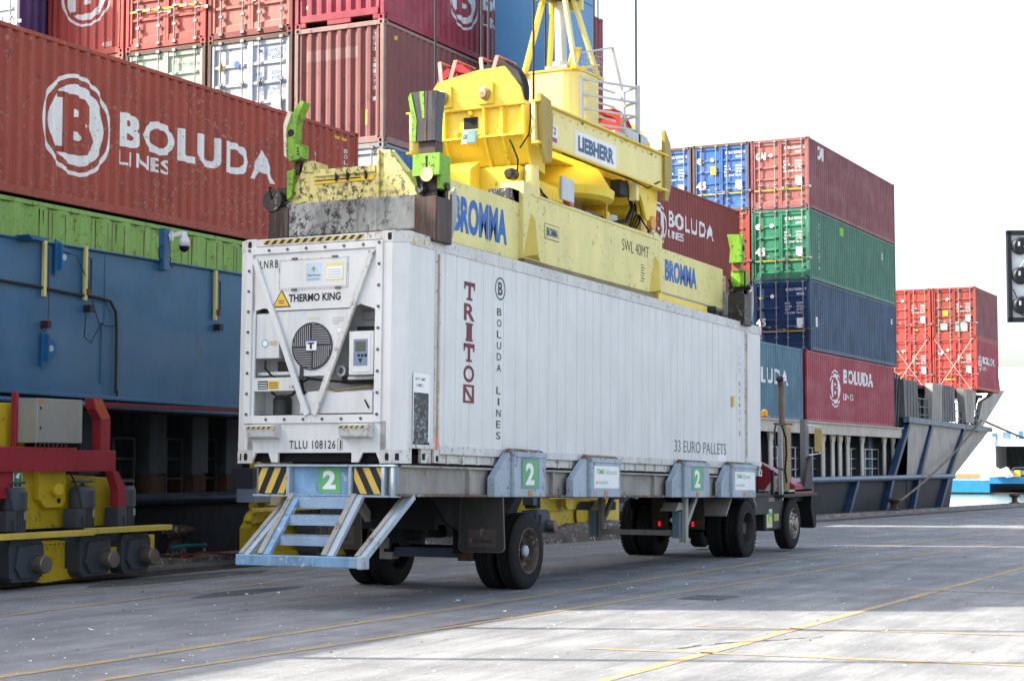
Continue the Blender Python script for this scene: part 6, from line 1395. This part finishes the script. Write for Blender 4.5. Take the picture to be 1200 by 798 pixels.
# bogies
def gearmotor(x, parent, zt=1.42):
    g = MB(); y = 6.50
    g.lathe((x,y,.72),(0,0,1),[(0,.16),(.36,.16),(.37,.19),(.62,.19),(.68,.15),(.69,.001)],MOT,22)
    for k in range(22):
        a = k*2*math.pi/22; c = Vector((x+math.cos(a)*.165, y+math.sin(a)*.165, .90)); g.obox(c,(math.cos(a)*.02,math.sin(a)*.02,0),(-math.sin(a)*.008,math.cos(a)*.008,0),(0,0,.34),MOT)
    g.lathe((x,y,1.45),(0,0,1),[(-.06,.03),(.0,.03),(.01,.17),(.035,.17),(.04,.001)],MOT,22)
    g.box(x-.30,x-.10,y-.16,y+.1,.80,1.08,MOT); g.box(x+.03,x+.09,y-.17,y-.16,.95,1.06,mat('rating_plate',(.35,.33,.28),.4,.5))
    g.prism([(x-.33,.68),(x+.24,.70),(x+.32,.60),(x+.33,.22),(x+.22,.10),(x-.30,.10),(x-.36,.18),(x-.37,.58)], 'y', y-.28, y+.12, MOT)
    g.prism([(x-.22,.60),(x+.18,.62),(x+.22,.30),(x+.10,.16),(x-.18,.16),(x-.28,.30)], 'y', y-.33, y-.28, MOT)
    for dx, dz in ((-.28,.62),(.26,.62),(.27,.18),(-.3,.16),(0,.67)): g.lathe((x+dx,y-.28,dz),(0,-1,0),[(0,.018),(.015,.018),(.016,.001)],BOLT,6)
    g.lathe((x+.12,y-.30,.34),(0,-1,0),[(0,.16),(.05,.16),(.055,.14)],MOT,20)
    mo = g.build('gearmotor', parent, .006)
    g = MB(); g.lathe((x+.12,y-.34,.34),(0,-1,0),[(0,.125),(.16,.125),(.18,.115),(.185,.001)],MOC,24); g.build('shaft_cover', mo)
b1 = MB(); b1.box(-4,3.9,6.75,7.15,.16,.62,CY_); b1.prism([(-4,1.62),(1.0,1.62),(2.75,1.52),(2.85,1.35),(2.85,.80),(-4,.80)], 'y', 6.72, 7.2, CY_)
b1.box(-4,1.10,6.92,7.4,1.95,2.60,CY_); b1.box(1.05,1.62,6.50,6.72,.10,.62,CY_)
b1.prism([(1.06,1.64),(1.62,1.64),(1.62,1.18),(1.54,1.10),(1.20,1.10),(1.06,1.22)], 'y', 6.60, 6.72, CY_)
b1.prism([(-4,.10),(.7,.10),(1.0,.04),(2.3,.10),(3.4,.13),(3.4,.22),(-4,.22)], 'y', 6.45, 7.1, CY_)
bg1 = b1.build('bogie', pc, .008)
g = MB(); g.lathe((1.36,6.60,1.36),(0,-1,0),[(0,.10),(.10,.10),(.12,.08),(.121,.001)],CY_,18); g.lathe((1.47,6.599,1.20),(0,-1,0),[(0,.04),(.004,.04),(.005,.001)],DARK,10); g.build('pin', bg1)
g = MB(); g.box(-4,1.66,6.08,6.30,.70,.78,CYL); g.build('guard_rail', bg1, .006)
g = MB(); g.box(1.66,3.45,6.06,6.30,.72,.80,CYL); g.build('guard_rail', bg1, .006)
for x in (-.7, .52, 1.87, 2.80): gearmotor(x, bg1) if x != .52 else gearmotor(.42, bg1)
for x in (2.4,): 
    g = MB(); g.box(2.28,2.42,6.3,6.5,.28,.50,CY_); g.build('bracket', bg1)
q = Flat2D(); q.rect(1.92,1.0,2.0,1.08,WHITEC,.002); q.poly([(1.935,1.065),(1.985,1.065),(1.96,1.02)],BLACKM,.004); q.lay('lube_mark', bg1, lambda a, b: (a, 6.72, b), (0,-1,0))
g = MB()
for x in (-2.6,-.6,.9,2.4): g.lathe((x,6.78,.34),(0,1,0),[(0,.001),(0,.30),(.03,.34),(.05,.30),(.14,.30),(.14,.001)],RAILM,24)
g.build('rail_wheel', bg1)
g = MB()
for x, z in [(1.10+.09*k,.58) for k in range(6)]+[(1.10+.09*k,.14) for k in range(6)]: g.lathe((x,6.50,z),(0,-1,0),[(0,.012),(.012,.012),(.013,.001)],BOLT,6)
for k in range(9): g.lathe((-.5+k*.24,6.40,1.93),(0,-1,0),[(0,.011),(.010,.011),(.011,.001)],CRD,6); g.lathe((-.5+k*.24,6.40,1.66),(0,-1,0),[(0,.011),(.010,.011),(.011,.001)],CRD,6)
g.build('bolts', bg1)
g = MB()
for x in (.42,1.87,2.80): g.tube([(x-.2,6.32,.95),(x-.27,6.25,.85),(x-.25,6.28,.70),(x-.12,6.5,.66)], .014, BLACKM, 6); g.tube([(x-.18,6.36,1.08),(x-.22,6.40,1.35),(x-.12,6.6,1.55),(x-.05,6.7,1.60)], .013, BLACKM, 6)
g.build('motor_cable', bg1)
# middle bogie behind the trailer's rear and the right-hand one
def bogie(x0, x1, nm='bogie'):
    b = MB(); b.box(x0,x1,6.75,7.15,.14,.62,CY_); b.prism([(x0,.62),(x0+.3,.95),(x1-.3,.95),(x1,.62)], 'y', 6.72, 7.15, CY_); b.box(x0+.2,x1-.2,6.85,7.1,.95,2.5,CY_)
    b.prism([(x0+.1,.05),(x1-.1,.05),(x1-.1,.2),(x0+.1,.2)], 'y', 6.6, 7.1, CY_)
    return b.build(nm, pc, .008)
bg2 = bogie(6.75, 12.2)
g = MB(); g.box(5.95,12.4,6.15,6.35,.93,.99,CYL); g.build('guard_rail', bg2, .006)
g = MB(); g.prism([(6.05,.88),(6.12,.93),(6.35,.93),(6.55,1.12),(6.75,1.10),(6.7,.80),(6.42,.62),(6.38,.76),(6.1,.72),(6.0,.78)], 'y', 6.40, 6.55, CY_); g.box(6.45,6.8,6.5,6.7,.1,.75,CY_); g.box(6.42,6.55,6.38,6.5,.62,.82,CY_); g.build('rail_clamp', bg2, .01)
g = MB(); g.box(6.0,6.45,6.35,6.8,1.32,1.66,mat('box_dark_grey',(.05,.05,.055),.5)); g.box(6.02,6.47,6.32,6.7,1.08,1.32,mat('box_blue_grey',(.22,.26,.32),.5)); g.box(6.47,6.75,6.3,6.6,1.02,1.34,mat('box_cream',(.50,.46,.36),.5)); g.build('terminal_box', bg2, .006)
for x in (8.1, 9.6, 11.0): gearmotor(x, bg2)
bg3 = bogie(17.6, 22.4)
g = MB(); g.box(17.4,21.6,6.2,6.4,.93,1.0,CYL); g.box(18.2,22.6,6.45,6.7,1.05,1.24,CY_); g.prism([(18.9,1.24),(19.3,1.24),(19.3,.75),(19.2,.66),(19.0,.66),(18.9,.75)], 'y', 6.5, 6.6, CY_); g.build('guard_rail', bg3, .006)
g = MB(); g.box(20.8,21.6,6.3,6.75,.15,.85,CY_); g.box(20.9,21.35,6.28,6.30,.60,.80,DARK); g.lathe((20.2,6.7,.5),(0,-1,0),[(0,.32),(.02,.32),(.03,.30),(.03,.001)],CY_,24); g.build('side_cover', bg3, .008)
gearmotor(17.1, bg3)
# grey stair post and railing beyond
g = MB(); g.box(22.9,23.0,6.5,6.6,-.05,1.1,mat('post_blue_grey',(.25,.31,.37),.5)); g.box(23.15,23.8,6.7,6.8,.05,.85,mat('post_blue_grey',(.25,.31,.37),.5)); g.bar((22.95,6.55,.9),(23.8,6.55,1.15),.07,.08,mat('post_blue_grey',(.25,.31,.37),.5)); g.build('stair_post', bg3)
g = MB()
for z in (.6,.75,.9,1.05): g.bar((26.2,7.0,z),(28.2,7.0,z),.04,.04,CY_)
for x in (26.2,27.2,28.2): g.bar((x,7.0,.55),(x,7.0,1.15),.05,.05,CY_)
g.box(26.0,28.4,6.95,7.3,.48,.56,CY_); g.build('yellow_railing', bg3)
# concrete kerb block heaped along the rail
g = MB(); v = []
import random as _r
rk = _r.Random(11); xs_ = [14.5+.35*i for i in range(64)]
for i, x in enumerate(xs_):
    t = min(1, i/14); h = (.12+.30*t+rk.uniform(-.03,.03)); z = ground_z(x)
    v += [(x,5.85,z-.02),(x,5.95+rk.uniform(-.03,.03),z+h*.75),(x,6.15,z+h),(x,6.4,z+h+rk.uniform(-.02,.02)),(x,6.5,z-.02)]
g.add(v, [(5*i+j,5*i+5+j,5*i+6+j,5*i+1+j) for i in range(len(xs_)-1) for j in range(4)], mat('rough_kerb_concrete',(.095,.075,.062),.95,var=.4,chips=.5,chipc=(.5,.49,.46),bump=1.0))
tag(g.build('rail_kerb'), kind='structure')
# small dark inflatable / buoy between the wheels
g = MB(); g.lathe((28.5,9.3,.35),(1,0,0),[(-.7,.001),(-.55,.2),(0,.28),(.6,.2),(.8,.001)],mat('fender_navy',(.03,.04,.07),.4),14,sharp=False); g.lathe((27.95,9.28,.45),(1,0,0),[(-.2,.001),(-.12,.13),(.12,.13),(.2,.001)],mat('fender_red',(.5,.03,.04),.4),12)
tag(g.build('quay_fender'), 'dark rounded fender with a red cap, seen between the landing leg and the tractor wheel', 'fender')
# coloured mooring scraps by the left bollard
g = MB(); g.tube([(6.6,8.3,.10),(7.2,8.25,.16),(7.7,8.1,.10),(8.3,7.9,.09),(8.8,7.95,.08)], .018, mat('scrap_red_cord',(.30,.05,.03),.8), 5); tag(g.build('red_cord'), 'short length of reddish cord lying on the quay beside the left bollard', 'cord')
g = MB(); g.tube([(6.6,8.5,.26),(7.0,8.38,.28),(7.5,8.40,.26)], .04, mat('scrap_teal_rope',(.03,.16,.20),.8), 6); tag(g.build('teal_rope'), 'faded teal rope wound at the foot of the left bollard', 'rope')
# light signal panel at the right edge
pn = thing('traffic_light', 'black framed board with round black lamp backs at the upper right edge of the photo', 'traffic light')
d_ = Vector((-14.9+ -3.55+0, 0, 0)); PX, PY_ = 1.93, -6.87
u_ = Vector((.42,-.907,0)).normalized(); nrm_ = Vector((-u_.y*-1, 0, 0))
n_ = Vector((-.907,-.42,0)).normalized(); o_ = Vector((PX,PY_,0)); ft = 4.40; fb = 3.35
def PB(g, a0, a1, z0, z1, d0, d1, M): c = o_+u_*((a0+a1)/2)+n_*((d0+d1)/2)+Vector((0,0,(z0+z1)/2)); g.obox(c, u_*(a1-a0), n_*(d1-d0), Vector((0,0,z1-z0)), M)
FR_ = mat('panel_frame_black',(.015,.018,.022),.5); PBK = mat('panel_back_white',(.62,.66,.70),.5)
g = MB(); PB(g,0,.9,ft-.05,ft,-.04,.04,FR_); PB(g,0,.9,fb,fb+.05,-.04,.04,FR_); PB(g,.0,.045,fb,ft,-.04,.04,FR_); PB(g,.86,.9,fb,ft,-.04,.04,FR_); g.build('frame', pn)
g = MB(); PB(g,.04,.86,fb+.04,ft-.04,-.02,.0,PBK); g.build('back_panel', pn)
for i, z in enumerate((4.22, 3.88, 3.54)):
    for a in (.15, .45, .72):
        g = MB(); c = o_+u_*a+Vector((0,0,z)); g.lathe(c+n_*.0, n_, [(0,.001),(0,.10),(.06,.10),(.08,.08),(.081,.001)], FR_, 24); lp = g.build('lamp_back', pn)
        g = MB(); c2 = c+n_*.085; g.obox(c2+u_*-.03+Vector((0,0,.02)), u_*.02, n_*.01, Vector((0,0,.05)), PBK); g.obox(c2+u_*.04+Vector((0,0,-.01)), u_*.035, n_*.01, Vector((0,0,.02)), mat('terminal_tan',(.5,.38,.2),.5)); g.build('terminal', lp)
g = MB(); c = o_+n_*.05
g.tube([c+u_*.12+Vector((0,0,4.2)), c+u_*.2+Vector((0,0,4.08)), c+u_*.12+Vector((0,0,3.95)), c+u_*.06+Vector((0,0,3.85))], .006, WHITEP, 5)
g.tube([c+u_*.05+Vector((0,0,3.72)), c+u_*.10+Vector((0,0,3.6)), c+u_*.05+Vector((0,0,3.5)), c+u_*.16+Vector((0,0,3.42)), c+u_*.3+Vector((0,0,3.40))], .008, BLACKM, 5)
g.build('wire', pn)
g = MB(); p0 = o_+u_*.8; g.tube([p0, p0+Vector((0,0,4.6))], .06, FR_, 10); g.build('post', pn)
# unseen poles added off the left edge to cast thin shadow lines
for x, y in ((-9.2,7.9),(-6.1,8.1)):
    g = MB(); g.tube([(x,y,0),(x,y,17)], [.10,.06], mat('mast_grey_pale', (.5,.53,.57), .5), 10); g.box(x-.5,x+.5,y-.15,y+.15,16.9,17.05,STEEL)
    tag(g.build('shadow_pole'), 'grey pole added unseen beyond the left edge to cast a thin shadow line', 'shadow pole', 'added shadow poles beyond the left edge')
